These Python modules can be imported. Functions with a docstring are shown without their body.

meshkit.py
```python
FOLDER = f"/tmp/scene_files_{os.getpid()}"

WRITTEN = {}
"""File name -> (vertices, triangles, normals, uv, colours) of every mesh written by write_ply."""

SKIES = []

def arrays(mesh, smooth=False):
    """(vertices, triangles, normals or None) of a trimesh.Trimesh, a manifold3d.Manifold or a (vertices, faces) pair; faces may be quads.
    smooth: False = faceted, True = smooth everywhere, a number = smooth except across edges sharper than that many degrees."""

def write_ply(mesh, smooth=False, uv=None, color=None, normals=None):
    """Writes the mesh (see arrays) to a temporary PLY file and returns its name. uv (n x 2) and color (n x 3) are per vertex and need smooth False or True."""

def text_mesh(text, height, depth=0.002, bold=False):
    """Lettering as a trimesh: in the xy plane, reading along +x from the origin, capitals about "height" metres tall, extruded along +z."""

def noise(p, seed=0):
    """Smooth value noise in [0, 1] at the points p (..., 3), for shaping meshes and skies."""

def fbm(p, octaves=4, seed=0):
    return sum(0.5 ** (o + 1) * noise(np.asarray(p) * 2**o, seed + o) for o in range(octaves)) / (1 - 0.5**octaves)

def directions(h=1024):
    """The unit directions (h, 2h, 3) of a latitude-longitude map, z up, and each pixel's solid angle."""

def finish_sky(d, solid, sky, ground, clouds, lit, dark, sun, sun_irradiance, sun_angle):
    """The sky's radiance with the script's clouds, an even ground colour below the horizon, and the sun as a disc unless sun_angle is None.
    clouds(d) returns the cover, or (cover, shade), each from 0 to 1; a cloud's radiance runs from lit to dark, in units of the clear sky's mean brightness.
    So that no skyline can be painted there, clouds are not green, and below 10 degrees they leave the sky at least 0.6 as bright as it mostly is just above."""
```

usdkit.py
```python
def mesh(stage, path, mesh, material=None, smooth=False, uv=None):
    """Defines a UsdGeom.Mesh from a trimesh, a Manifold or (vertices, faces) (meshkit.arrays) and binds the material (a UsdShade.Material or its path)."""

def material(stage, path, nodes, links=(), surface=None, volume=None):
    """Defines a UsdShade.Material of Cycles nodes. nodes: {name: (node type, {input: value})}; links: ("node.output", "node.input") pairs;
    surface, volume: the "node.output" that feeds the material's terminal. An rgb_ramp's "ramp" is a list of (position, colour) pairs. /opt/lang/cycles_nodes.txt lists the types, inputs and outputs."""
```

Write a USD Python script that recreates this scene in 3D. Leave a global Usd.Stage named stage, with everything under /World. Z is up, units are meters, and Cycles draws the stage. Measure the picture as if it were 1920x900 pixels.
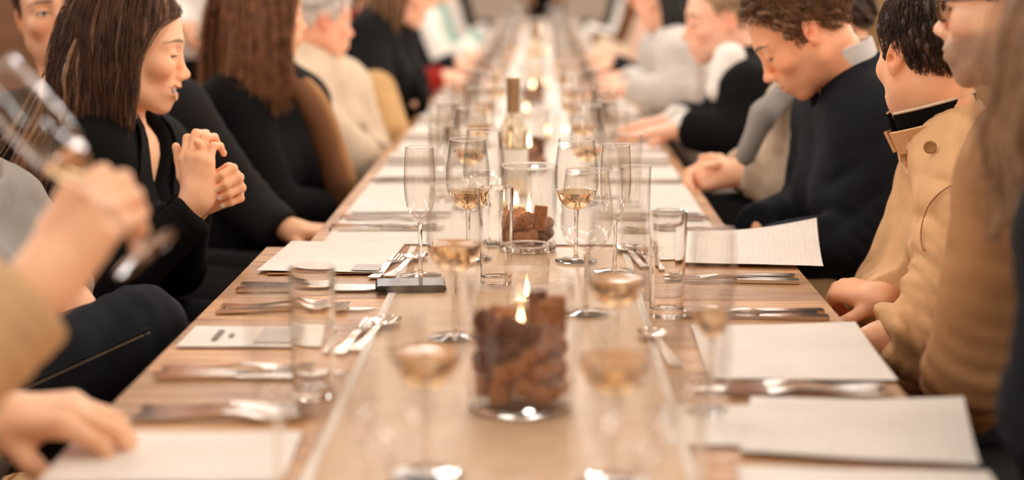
import math, numpy as np, trimesh, usdkit, meshkit
from pxr import Usd, UsdGeom, UsdLux, UsdShade, Gf, Sdf, Vt
from shapely.geometry import Polygon, LineString, Point, box as sbox
from shapely.ops import unary_union
stage = Usd.Stage.CreateInMemory()
UsdGeom.SetStageUpAxis(stage, 'Z'); UsdGeom.SetStageMetersPerUnit(stage, 1.0)
UsdGeom.Xform.Define(stage, '/World'); UsdGeom.Scope.Define(stage, '/World/Looks')
V = lambda *a: np.array(a, float)
def unit(v): v = np.asarray(v, float); return v / (np.linalg.norm(v) + 1e-12)
# ------------------------------------------------------------------ camera
FPX, EYE, PITCH, YAW = 3000.0, V(0, 0, 1.25), math.atan(.17), math.atan(.01807)
c_fwd = V(-math.sin(YAW) * math.cos(PITCH), math.cos(YAW) * math.cos(PITCH), -math.sin(PITCH))
c_right = unit(np.cross(c_fwd, [0, 0, 1])); c_up = np.cross(c_right, c_fwd)
cam = UsdGeom.Camera.Define(stage, '/World/camera')
cam.CreateHorizontalApertureAttr(36.0); cam.CreateVerticalApertureAttr(36.0 * 900 / 1920)
cam.CreateFocalLengthAttr(36.0 * FPX / 1920); cam.CreateFStopAttr(1.8); cam.CreateFocusDistanceAttr(2.6)
cam.CreateClippingRangeAttr(Gf.Vec2f(.05, 200)); cam.CreateExposureAttr(EXPOSURE := -1.15)
m4 = np.eye(4); m4[0, :3], m4[1, :3], m4[2, :3], m4[3, :3] = c_right, c_up, -c_fwd, EYE
cam.AddTransformOp().Set(Gf.Matrix4d(m4.tolist()))
TZ = .75                                                    # table-top height
def U(px, py, y):
    """The point at world depth y on the sight line of a pixel of the 1920x900 photograph."""
    d = c_fwd + c_right * (px - 960) / FPX - c_up * (py - 450) / FPX
    return EYE + d * (y / d[1])
def T(px, py, z=TZ):
    d = c_fwd + c_right * (px - 960) / FPX - c_up * (py - 450) / FPX
    return EYE + d * ((z - EYE[2]) / d[2])
# ------------------------------------------------------------------ room lights (lamps of the hall; their housings follow)
WARM = Gf.Vec3f(1.0, .97, .93)
PANEL_Y = [-.6, 1.5, 3.6, 5.7, 7.8, 10.4, 13.0, 15.6]
CEIL = 3.3
for i, y in enumerate(PANEL_Y):
    for s in (-1, 1):
        n = f'/World/ceiling_panel_light_{2 * i + (s > 0):03d}'
        l = UsdLux.RectLight.Define(stage, n); l.CreateWidthAttr(1.5); l.CreateHeightAttr(.5)
        l.CreateIntensityAttr(8.0 if y < 4 else 22.0); l.CreateColorAttr(WARM); l.CreateNormalizeAttr(False)
        l.AddTranslateOp().Set(Gf.Vec3d(s * 1.45, y, CEIL - .055))
PEND_Y = [.9, 2.5, 4.1, 5.7, 7.3, 8.9, 10.5, 12.1, 13.7]
for i, y in enumerate(PEND_Y):
    l = UsdLux.SphereLight.Define(stage, f'/World/pendant_light_{i:03d}'); l.CreateRadiusAttr(.06); l.CreateIntensityAttr(210.0); l.CreateColorAttr(Gf.Vec3f(1.0, .97, .92))
    l.AddTranslateOp().Set(Gf.Vec3d(-.03, y, 2.15))
SCONCE_Y = [-1.2, .6, 2.4, 4.2, 6.0, 8.0, 10.0, 12.0, 14.0]
for i, y in enumerate(SCONCE_Y):
    for s in (-1, 1):
        l = UsdLux.RectLight.Define(stage, f'/World/wall_lamp_light_{2 * i + (s > 0):03d}'); l.CreateWidthAttr(.5); l.CreateHeightAttr(.7); l.CreateIntensityAttr(42.0 if s > 0 else 30.0); l.CreateColorAttr(WARM)
        l.AddTranslateOp().Set(Gf.Vec3d(*((3.29, y, 2.05) if s > 0 else (-3.49, y, 2.05)))); l.AddRotateYOp().Set(90.0 * s * 1.0)
# ------------------------------------------------------------------ naming
used = {}
def numbered(path):
    k = used.get(path, 0); used[path] = k + 1
    return path if k == 0 else f'{path}_{k:03d}'
def tag(o, label=None, cat=None, group=None, kind=None):
    o = o.GetPrim() if hasattr(o, 'GetPrim') else o
    for k, v in (('label', label), ('category', cat), ('group', group), ('kind', kind)):
        if v: o.SetCustomDataByKey(k, v)
    return o
def obj(name, mesh, mat, parent=None, label=None, smooth=35, attrs=None, kind=None):
    p = numbered((str(parent.GetPath()) if parent is not None else '/World') + '/' + name)
    m = usdkit.mesh(stage, p, mesh, mat, smooth=smooth)
    for k, a in (attrs or {}).items():
        UsdGeom.PrimvarsAPI(m).CreatePrimvar(k, Sdf.ValueTypeNames.Color3fArray, 'vertex').Set(Vt.Vec3fArray.FromNumpy(np.asarray(a, np.float32)))
    return tag(m, label, kind=kind)
def thing(name, label, cat, loc=(0, 0, 0), rz=0, group=None):
    x = UsdGeom.Xform.Define(stage, numbered('/World/' + name)); x.AddTranslateOp().Set(Gf.Vec3d(*map(float, loc)))
    x.AddRotateZOp().Set(float(math.degrees(rz)))
    return tag(x, label, cat, group)
def dup(root, label, loc, rz=0, group=None):
    was = root.GetCustomData(); base = str(root.GetPath()).split('/')[-1]
    base = base[:-4] if base[-3:].isdigit() else base
    r = thing(base, label, was['category'], loc, rz, group or was.get('group'))
    r.GetReferences().AddInternalReference(root.GetPath()); r.SetInstanceable(True)
    return r
def struct(name, mesh, mat, parent=None, smooth=35):
    o = obj(name, mesh, mat, parent, smooth=smooth)
    return tag(o, kind='structure') if parent is None else o
# ------------------------------------------------------------------ materials
def lin(r, g, b):
    c = np.array([r, g, b]) / 255.0
    return tuple(np.where(c < .04045, c / 12.92, ((c + .055) / 1.055) ** 2.4))
def M(name, nodes, links, surface): return usdkit.material(stage, '/World/Looks/' + name, nodes, links, surface=surface)
def plain(name, col, rough=.5, var=.12, scale=30, bump=0., bscale=200, **kw):
    """A colour with a little mottling and a fine bump."""
    d = {k: v for k, v in kw.items()}
    c = np.array(col)
    nodes = {'tc': ('texture_coordinate', {}), 'n': ('noise_texture', {'scale': scale, 'detail': 3.}),
             'r': ('rgb_ramp', {'ramp': [(.3, tuple(c * (1 - var))), (.7, tuple(np.minimum(c * (1 + var), 1)))]}),
             'p': ('principled_bsdf', {'roughness': rough, **d})}
    links = [('tc.object', 'n.vector'), ('n.fac', 'r.fac'), ('r.color', 'p.base_color')]
    if bump:
        nodes |= {'n2': ('noise_texture', {'scale': bscale, 'detail': 2.}), 'b': ('bump', {'strength': bump, 'distance': .002})}
        links += [('tc.object', 'n2.vector'), ('n2.fac', 'b.height'), ('b.normal', 'p.normal')]
    return M(name, nodes, links, 'p.BSDF')
def wood(name, c1, c2, rough=.4, coat=.0, stretch=(1, 14, 14), rnd=.25):
    nodes = {'tc': ('texture_coordinate', {}), 'oi': ('object_info', {}), 'mp': ('mapping', {'scale': stretch}), 'ad': ('mix', {'mix_type': 'add', 'fac': 1.}),
             'cx': ('combine_xyz', {}), 'm10': ('math', {'math_type': 'multiply', 'value2': 37.}),
             'n': ('noise_texture', {'scale': 3.2, 'detail': 6., 'roughness': .62, 'distortion': 1.4}),
             'n3': ('noise_texture', {'scale': 22., 'detail': 3.}),
             'r': ('rgb_ramp', {'ramp': [(.28, c2), (.5, tuple((np.array(c1) + np.array(c2)) / 2)), (.72, c1)]}),
             'v': ('hsv', {}), 'mr': ('map_range', {'from_min': 0., 'from_max': 1., 'to_min': 1 - rnd, 'to_max': 1 + rnd}),
             'b': ('bump', {'strength': .35, 'distance': .004}), 'p': ('principled_bsdf', {'roughness': rough - .12 * (coat > 0), 'specular_ior_level': .5 + .4 * coat})}
    links = [('oi.random', 'm10.value1'), ('m10.value', 'cx.x'), ('m10.value', 'cx.y'), ('tc.object', 'ad.color1'), ('cx.vector', 'ad.color2'), ('ad.color', 'mp.vector'),
             ('mp.vector', 'n.vector'), ('mp.vector', 'n3.vector'), ('n.fac', 'r.fac'), ('r.color', 'v.color'), ('oi.random', 'mr.value'), ('mr.result', 'v.value'),
             ('v.color', 'p.base_color'), ('n3.fac', 'b.height'), ('b.normal', 'p.normal')]
    return M(name, nodes, links, 'p.BSDF')
MAT = {}
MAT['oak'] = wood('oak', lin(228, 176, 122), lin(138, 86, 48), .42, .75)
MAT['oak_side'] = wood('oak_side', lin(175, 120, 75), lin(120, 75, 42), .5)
MAT['wall_wood'] = wood('wall_wood', lin(150, 100, 62), lin(95, 58, 34), .6, 0, (1, 14, 14), .15)
MAT['pale_wood'] = wood('pale_wood', lin(226, 180, 125), lin(196, 146, 92), .6, 0, (1, 14, 14), .1)
MAT['floor_wood'] = wood('floor_wood', lin(120, 82, 52), lin(80, 52, 32), .5, 0, (14, 1, 14), .2)
MAT['plaster'] = plain('plaster', lin(236, 218, 196), .9, .05, 4)
MAT['ceiling'] = plain('ceiling_paint', lin(240, 226, 208), .9, .04, 3)
MAT['runner'] = plain('runner_linen', lin(204, 172, 138), .42, .08, 25, .5, 90)
MAT['steel'] = plain('cutlery_steel', (.72, .66, .6), .16, .03, 20, metallic=1.)
MAT['dark_metal'] = plain('dark_metal', lin(40, 36, 33), .4, .05, 20, metallic=.6)
MAT['black_plastic'] = plain('black_plastic', lin(16, 15, 15), .12, .05, 20)
MAT['cork'] = plain('cork_bark', lin(158, 102, 62), .8, .35, 160, .6, 300)
MAT['cork_stained'] = plain('cork_stained', lin(92, 50, 30), .8, .3, 160, .5, 300)
MAT['wax'] = plain('candle_wax', lin(245, 225, 195), .4, .03, 30, subsurface_weight=.4, subsurface_scale=.01)
MAT['foil'] = plain('bottle_foil', lin(176, 140, 105), .35, .06, 60, metallic=.5)
MAT['label'] = plain('bottle_label', lin(236, 228, 214), .6, .03, 60)
MAT['tin'] = plain('tealight_tin', (.8, .78, .75), .3, .03, 60, metallic=1.)
MAT['napkin'] = plain('napkin_cloth', lin(228, 219, 208), .9, .04, 40, .3, 250)
MAT['kraft'] = plain('kraft_paper', lin(165, 112, 70), .7, .12, 40)
def paper_mat(name, lines):
    nodes = {'tc': ('texture_coordinate', {}), 'n': ('noise_texture', {'scale': 9., 'detail': 2.}), 'r': ('rgb_ramp', {'ramp': [(.3, lin(226, 217, 207)), (.7, lin(234, 226, 216))]}),
             'p': ('principled_bsdf', {'roughness': .7})}
    links = [('tc.object', 'n.vector'), ('n.fac', 'r.fac')]
    if lines:   # rows of faint grey print
        nodes |= {'sx': ('separate_xyz', {}), 'w': ('math', {'math_type': 'multiply', 'value2': 110.}), 'fr': ('math', {'math_type': 'fraction'}), 'lt': ('math', {'math_type': 'less_than', 'value2': .32}),
                  'n2': ('noise_texture', {'scale': 1., 'detail': 1.}), 'mp': ('mapping', {'scale': (90., 55., 0.)}), 'gt': ('math', {'math_type': 'greater_than', 'value2': .5}),
                  'mm': ('math', {'math_type': 'multiply'}), 'm2': ('math', {'math_type': 'multiply', 'value2': .1}), 'mx': ('mix', {'color2': lin(120, 112, 104)})}
        links += [('tc.object', 'sx.vector'), ('sx.x', 'w.value1'), ('w.value', 'fr.value1'), ('fr.value', 'lt.value1'), ('tc.object', 'mp.vector'), ('mp.vector', 'n2.vector'),
                  ('n2.fac', 'gt.value1'), ('lt.value', 'mm.value1'), ('gt.value', 'mm.value2'), ('mm.value', 'm2.value1'), ('m2.value', 'mx.fac'), ('r.color', 'mx.color1'), ('mx.color', 'p.base_color')]
    else: links += [('r.color', 'p.base_color')]
    return M(name, nodes, links, 'p.BSDF')
MAT['paper'] = paper_mat('paper_blank', False); MAT['print'] = paper_mat('paper_printed', True)
MAT['grey_print'] = plain('grey_print', lin(196, 188, 180), .7, .04, 30)
MAT['ink'] = plain('ink_print', lin(128, 120, 112), .7, .04, 30)
def emit(name, col, s): return M(name, {'e': ('emission', {'color': col, 'strength': s})}, [], 'e.emission')
MAT['flame'] = emit('candle_flame', (1., .66, .34), 30.)
MAT['panel'] = plain('lamp_housing', lin(235, 228, 218), .5, .02, 10)
# clear thin glass: light passes straight through the wall, the surface mirrors by its angle
def thin_glass(name, tint=(1, 1, 1), rough=0., lo=.08, power=2.8):
    nodes = {'t': ('transparent_bsdf', {'color': tint}), 'g': ('glossy_bsdf', {'color': (1, 1, 1), 'roughness': rough}), 'f': ('layer_weight', {'blend': .5}),
             'pw': ('math', {'math_type': 'power', 'value2': power}), 'sc': ('math', {'math_type': 'multiply_add', 'value2': .9, 'value3': lo, 'use_clamp': True}), 'x': ('mix_closure', {})}
    return M(name, nodes, [('f.facing', 'pw.value1'), ('pw.value', 'sc.value1'), ('sc.value', 'x.fac'), ('t.BSDF', 'x.closure1'), ('g.BSDF', 'x.closure2')], 'x.closure')
MAT['glass'] = thin_glass('thin_clear_glass', (.975, .965, .95))
MAT['crystal'] = M('solid_clear_glass', {'p': ('principled_bsdf', {'base_color': (1, .99, .97), 'roughness': 0., 'ior': 1.45, 'transmission_weight': 1.})}, [], 'p.BSDF')
MAT['wine'] = M('rose_wine', {'p': ('principled_bsdf', {'base_color': lin(253, 222, 182), 'roughness': 0., 'ior': 1.2, 'transmission_weight': 1.})}, [], 'p.BSDF')
MAT['bottle_glass'] = M('bottle_glass', {'p': ('principled_bsdf', {'base_color': lin(250, 234, 208), 'roughness': .03, 'ior': 1.3, 'transmission_weight': .85})}, [], 'p.BSDF')
# ------------------------------------------------------------------ mesh helpers
def bx(x0, x1, y0, y1, z0, z1, bev=0.):
    if not bev:
        m = trimesh.creation.box([x1 - x0, y1 - y0, z1 - z0]); m.apply_translation([(x0 + x1) / 2, (y0 + y1) / 2, (z0 + z1) / 2]); return m
    p = sbox(x0 + bev, y0 + bev, x1 - bev, y1 - bev)
    q = [(x0 + a, y0 + b) for a, b in ()]
    b = bev
    vs, fs = [], []
    for z, i in ((z0, b), (z0 + b, 0), (z1 - b, 0), (z1, b)):
        vs += [(x0 + i, y0 + i, z), (x1 - i, y0 + i, z), (x1 - i, y1 - i, z), (x0 + i, y1 - i, z)]
    for k in range(3):
        for j in range(4):
            a, c = 4 * k + j, 4 * k + (j + 1) % 4
            fs += [(a, c, c + 4), (a, c + 4, a + 4)]
    fs += [(0, 2, 1), (0, 3, 2), (12, 13, 14), (12, 14, 15)]
    return trimesh.Trimesh(vs, fs, process=False)
def lathe(profile, n=40, closed=False):
    """profile: (r, z) points; a surface of revolution about z."""
    pr = np.array(profile, float); a = np.arange(n) * 2 * np.pi / n
    v = np.stack([pr[:, None, 0] * np.cos(a), pr[:, None, 0] * np.sin(a), np.repeat(pr[:, 1:2], n, 1)], -1).reshape(-1, 3)
    k = len(pr); i, j = np.meshgrid(np.arange(k if closed else k - 1), np.arange(n), indexing='ij'); i2 = (i + 1) % k
    q = np.stack([i * n + j, i * n + (j + 1) % n, i2 * n + (j + 1) % n, i2 * n + j], -1).reshape(-1, 4)
    m = trimesh.Trimesh(v, np.vstack([q[:, [0, 1, 2]], q[:, [0, 2, 3]]]), process=False)
    m.merge_vertices(); m.update_faces(m.nondegenerate_faces()); m.remove_unreferenced_vertices()
    return m
def tube(pts, r, n=8, caps=True):
    p = np.asarray(pts, float); r = np.broadcast_to(r, (len(p),))
    t = np.gradient(p, axis=0); t /= np.linalg.norm(t, axis=1, keepdims=True) + 1e-12
    a = np.cross(t, np.where(np.abs(t[:, 2:]) < .9, [0, 0, 1.], [1., 0, 0])); a /= np.linalg.norm(a, axis=1, keepdims=True)
    b = np.cross(t, a); an = np.arange(n) * 2 * np.pi / n
    v = (p[:, None] + r[:, None, None] * (np.cos(an)[None, :, None] * a[:, None] + np.sin(an)[None, :, None] * b[:, None])).reshape(-1, 3)
    i, j = np.meshgrid(np.arange(len(p) - 1), np.arange(n), indexing='ij')
    q = np.stack([i * n + j, i * n + (j + 1) % n, (i + 1) * n + (j + 1) % n, (i + 1) * n + j], -1).reshape(-1, 4)
    f = np.vstack([q[:, [0, 1, 2]], q[:, [0, 2, 3]]])
    if caps:
        c = len(v); v = np.vstack([v, p[:1], p[-1:]]); jj = np.arange(n); e = (len(p) - 1) * n
        f = np.vstack([f, np.stack([np.full(n, c), (jj + 1) % n, jj], 1), np.stack([np.full(n, c + 1), e + jj, e + (jj + 1) % n], 1)])
    return trimesh.Trimesh(v, f, process=False)
def cat(*ms): return trimesh.util.concatenate([trimesh.Trimesh(*meshkit.arrays(m)[:2], process=False) for m in ms])
def extrude(poly, h): return trimesh.creation.extrude_polygon(poly, h, engine='earcut')
def ribbon(A, B, th):
    """A thick band between two polylines A and B (n x 3 each)."""
    A, B = np.asarray(A, float), np.asarray(B, float); n = len(A)
    t = np.gradient((A + B) / 2, axis=0); nr = np.cross(t, B - A); nr /= np.linalg.norm(nr, axis=1, keepdims=True) + 1e-12
    v = np.vstack([A, B, B + nr * th, A + nr * th]); f = []
    for i in range(n - 1):
        for k in range(4):
            a, b, c, d = k * n + i, ((k + 1) % 4) * n + i, ((k + 1) % 4) * n + i + 1, k * n + i + 1
            f += [(a, b, c), (a, c, d)]
    for i, o in ((0, 1), (n - 1, -1)):
        q = [i, n + i, 2 * n + i, 3 * n + i]; f += [(q[0], q[2], q[1])[::o], (q[0], q[3], q[2])[::o]]
    return trimesh.Trimesh(v, f, process=False)
def smooth_path(pts, n=24):
    from scipy.interpolate import CubicSpline
    p = np.asarray(pts, float); s = np.r_[0, np.cumsum(np.linalg.norm(np.diff(p, axis=0), axis=1))]
    return CubicSpline(s, p)(np.linspace(0, s[-1], n))
def trs(m, loc=(0, 0, 0), rz=0, rx=0, ry=0):
    m = m.copy(); R = trimesh.transformations
    m.apply_transform(R.translation_matrix(loc) @ R.euler_matrix(rx, ry, rz)); return m
ORD = 'first second third fourth fifth sixth seventh eighth ninth tenth eleventh twelfth thirteenth fourteenth fifteenth sixteenth seventeenth eighteenth nineteenth twentieth twenty-first twenty-second twenty-third twenty-fourth twenty-fifth twenty-sixth'.split()
# ================================================================== the hall
XL, XR, Y0, Y1 = -3.6, 3.4, -2.6, 18.5
fl = struct('floor', bx(XL - .2, XR + .2, Y0 - .2, Y1 + .2, -.12, -.02), MAT['floor_wood'])
for i in range(28):
    x = XL + i * .25
    obj('floor_board', bx(x + .002, x + .248, Y0, Y1, -.02, 0, .002), MAT['floor_wood'], fl)
struct('ceiling', bx(XL - .2, XR + .2, Y0 - .2, Y1 + .2, CEIL, CEIL + .12), MAT['ceiling'])
wl = struct('wall_left', bx(XL - .2, XL - .025, Y0, Y1, 0, CEIL), MAT['wall_wood'])
wr = struct('wall_right', bx(XR + .025, XR + .2, Y0, Y1, 0, CEIL), MAT['pale_wood'])
for i in range(22):
    z = i * .15
    obj('wall_board', bx(XL - .025, XL, Y0, Y1, z + .003, z + .147, .003), MAT['wall_wood_long'] if 'wall_wood_long' in MAT else MAT['wall_wood'], wl)
    obj('wall_board', bx(XR, XR + .025, Y0, Y1, z + .003, z + .147, .003), MAT['pale_wood'], wr)
struct('wall_back', bx(XL - .2, XR + .2, Y1, Y1 + .2, 0, CEIL), MAT['plaster'])
struct('wall_front', bx(XL - .2, XR + .2, Y0 - .2, Y0, 0, CEIL), MAT['plaster'])
struct('baseboard_left', bx(XL, XL + .02, Y0, Y1, 0, .12, .004), MAT['wall_wood'])
struct('baseboard_right', bx(XR - .02, XR, Y0, Y1, 0, .12, .004), MAT['pale_wood'])
for i, y in enumerate(PANEL_Y):
    for s in (-1, 1):
        t = thing('ceiling_lamp', f'long white ceiling lamp housing, {ORD[i]} from the front on the {"right" if s > 0 else "left"} side', 'lamp', (s * 1.45, y, CEIL))
        p = sbox(-.79, -.29, .79, .29).difference(sbox(-.755, -.255, .755, .255))
        obj('frame', trs(extrude(p, .07), (0, 0, -.07)), MAT['panel'], t); obj('back_plate', bx(-.76, .76, -.26, .26, -.045, -.001), MAT['panel'], t)
for i, y in enumerate(SCONCE_Y):
    for s in (-1, 1):
        x = (XR if s > 0 else XL); t = thing('wall_lamp', f'flat wall lamp on the {"right" if s > 0 else "left"} wall, {ORD[i]} from the front', 'lamp', (x, y, 2.05))
        obj('back_plate', bx(*sorted((-s * .001, -s * .05)), -.29, .29, -.39, .39, .004), MAT['panel'], t)
        obj('frame', cat(*[bx(*sorted((-s * .051, -s * .115)), *q) for q in ((-.29, -.27, -.39, .39), (.27, .29, -.39, .39), (-.269, .269, .37, .39), (-.269, .269, -.39, -.37))]), MAT['panel'], t)
for i, y in enumerate(PEND_Y):
    t = thing('pendant_lamp', f'globe pendant lamp hanging over the table row, {ORD[i]} from the front', 'lamp', (-.03, y, 2.15))
    obj('cord', tube([(0, 0, .10), (0, 0, CEIL - 2.151)], .004, 8), MAT['dark_metal'], t); obj('cap', lathe([(.0001, .105), (.02, .10), (.03, .07), (.03, .064), (.0001, .064)], 24), MAT['dark_metal'], t)
# ------------------------------------------------------------------ the tables: planks laid crosswise
def table(label, x0, x1, y0, y1, pw):
    t = thing('dining_table', label, 'table', ((x0 + x1) / 2, (y0 + y1) / 2, 0))
    w, l = x1 - x0, y1 - y0; n = max(1, round(l / pw)); r = np.random.default_rng(int(y0 * 100))
    cuts = np.r_[0, np.cumsum(r.uniform(.8, 1.25, n))]; cuts = cuts / cuts[-1] * l - l / 2
    for i in range(n):
        e = r.uniform(0, .0015)
        obj('plank', bx(-w / 2, w / 2, cuts[i] + .0008, cuts[i + 1] - .0008, TZ - .035, TZ - e * .5, .0025), MAT['oak'], t)
    obj('apron', cat(bx(-w / 2 + .06, w / 2 - .06, -l / 2 + .05, -l / 2 + .075, TZ - .12, TZ - .036), bx(-w / 2 + .06, w / 2 - .06, l / 2 - .075, l / 2 - .05, TZ - .12, TZ - .036),
        bx(-w / 2 + .06, -w / 2 + .085, -l / 2 + .076, l / 2 - .076, TZ - .12, TZ - .036), bx(w / 2 - .085, w / 2 - .06, -l / 2 + .076, l / 2 - .076, TZ - .12, TZ - .036)), MAT['oak_side'], t)
    for sx in (-1, 1):
        for sy in (-1, 1):
            x, y = sx * (w / 2 - .05), sy * (l / 2 - .05)
            obj('leg', bx(x - .03, x + .03, y - .03, y + .03, 0, TZ - .121, .004), MAT['oak_side'], t)
    return t
table('long oak dining table nearest the camera with bare varnished planks', -.50, .437, .55, 2.86, .165)
far_y = [2.875, 5.0, 7.1, 9.2, 11.3, 13.4, 15.5]
for i in range(6):
    table(f'narrower oak table further along the row, {ORD[i]} behind the nearest table', -.43, .365, far_y[i], far_y[i + 1] - .01, .17)
# pale runner down the middle of the nearest tables
def runner(y0, y1, x0, x1, label, mat='runner'):
    nx, ny = 10, int((y1 - y0) / .02); xs, ys = np.linspace(x0, x1, nx), np.linspace(y0, y1, ny)
    X, Y = np.meshgrid(xs, ys, indexing='ij'); Z = TZ + .0016 + .0012 * meshkit.fbm(np.stack([X * 30, Y * 30, 0 * X], -1).reshape(-1, 3), 3, 5).reshape(X.shape)
    top = np.stack([X, Y, Z], -1).reshape(-1, 3); bot = top.copy(); bot[:, 2] = TZ + .0006
    i, j = np.meshgrid(np.arange(nx - 1), np.arange(ny - 1), indexing='ij'); q = np.stack([i * ny + j, (i + 1) * ny + j, (i + 1) * ny + j + 1, i * ny + j + 1], -1).reshape(-1, 4)
    f = np.vstack([q[:, [0, 1, 2]], q[:, [0, 2, 3]]]); t = thing('table_runner', label, 'table runner')
    obj('cloth', trimesh.Trimesh(np.vstack([top, bot]), np.vstack([f, f[:, ::-1] + len(top)]), process=False), MAT[mat], t, smooth=True)
    for x, s in ((x0, 1), (x1, -1)): obj('hem', bx(min(x, x + s * .012), max(x, x + s * .012), y0, y1, TZ + .0008, TZ + .0042, .001), MAT['napkin'], t)
runner(.6, 2.85, -.236, .157, 'pale crinkled table runner down the middle of the nearest table')
runner(2.88, 15.4, -.40, .335, 'wide white table runner continuing down the middle of the far tables', 'napkin')
# benches: one along each side
def bench(label, x, y0, y1):
    t = thing('bench', label, 'bench', (x, (y0 + y1) / 2, 0)); l = y1 - y0
    for k in (-1, 0, 1): obj('seat_plank', bx(k * .11 - .054, k * .11 + .054, -l / 2, l / 2, .335, .37, .004), MAT['pale_wood'], t)
    for s in (-1, 0, 1):
        obj('leg', bx(-.14, .14, s * (l / 2 - .2) - .025, s * (l / 2 - .2) + .025, 0, .334, .004), MAT['oak_side'], t)
for k, (a, b) in enumerate(((.9, 3.4), (3.45, 5.95), (6.0, 8.5), (8.55, 11.05), (11.1, 13.6))):
    bench(f'pale wooden bench along the left side of the tables, {ORD[k]} from the front', -.87, a, b)
    bench(f'pale wooden bench along the right side of the tables, {ORD[k]} from the front', .84, a, b)
# ================================================================== glass, cutlery, menus
def spl(pts, n):
    from scipy.interpolate import PchipInterpolator
    p = np.array(pts, float); s = np.r_[0, np.cumsum(np.linalg.norm(np.diff(p, axis=0), axis=1))]
    return PchipInterpolator(s, p)(np.linspace(0, s[-1], n))
def rim(r, z, n=40, th=.0009): return lathe([(r + th * math.cos(a), z + th * math.sin(a)) for a in np.linspace(0, 2 * np.pi, 7)[:-1]], n, True)
P_FLUTE = dict(bowl=[(.0035, .088), (.012, .095), (.0205, .112), (.0245, .135), (.0255, .155), (.0245, .185), (.0225, .212)], foot=.034, stem=.09)
P_WINE = dict(bowl=[(.004, .089), (.018, .095), (.031, .110), (.0375, .130), (.0375, .152), (.034, .182), (.0305, .210)], foot=.036, stem=.09)
def stemware(name, label, cat_, P, loc, fill=None, group=None, n=40):
    t = thing(name, label, cat_, loc, 0, group)
    obj('bowl', lathe(spl(P['bowl'], 26), n), MAT['glass'], t, smooth=True)
    obj('rim', rim(*P['bowl'][-1], n), MAT['crystal'], t, smooth=True)
    st, f = P['stem'], P['foot']
    obj('stem', lathe([(.0045, .0075), (.0034, .014), (.0031, .04), (.0032, st - .015), (.0042, st - .002), (.0001, st)], 16), MAT['crystal'], t, smooth=True)
    obj('foot', lathe([(.0001, .0006), (f - .002, .0006), (f, .0012), (f, .0024), (f - .004, .0030), (.012, .0048), (.0045, .0075), (.0001, .0078)], n), MAT['crystal'], t, smooth=30)
    if fill:
        pr = spl(P['bowl'], 60); pr = pr[pr[:, 1] <= fill]
        pr = np.column_stack([np.maximum(pr[:, 0] - .0006, .0002), pr[:, 1] + .0004])
        obj('wine', lathe([(.0001, pr[0, 1])] + [tuple(p) for p in pr] + [(pr[-1, 0] - .0006, pr[-1, 1] + .0006), (.0001, pr[-1, 1] + .0002)], n), MAT['wine'], t, smooth=30, label='a little amber rose wine')
    return t
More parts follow.
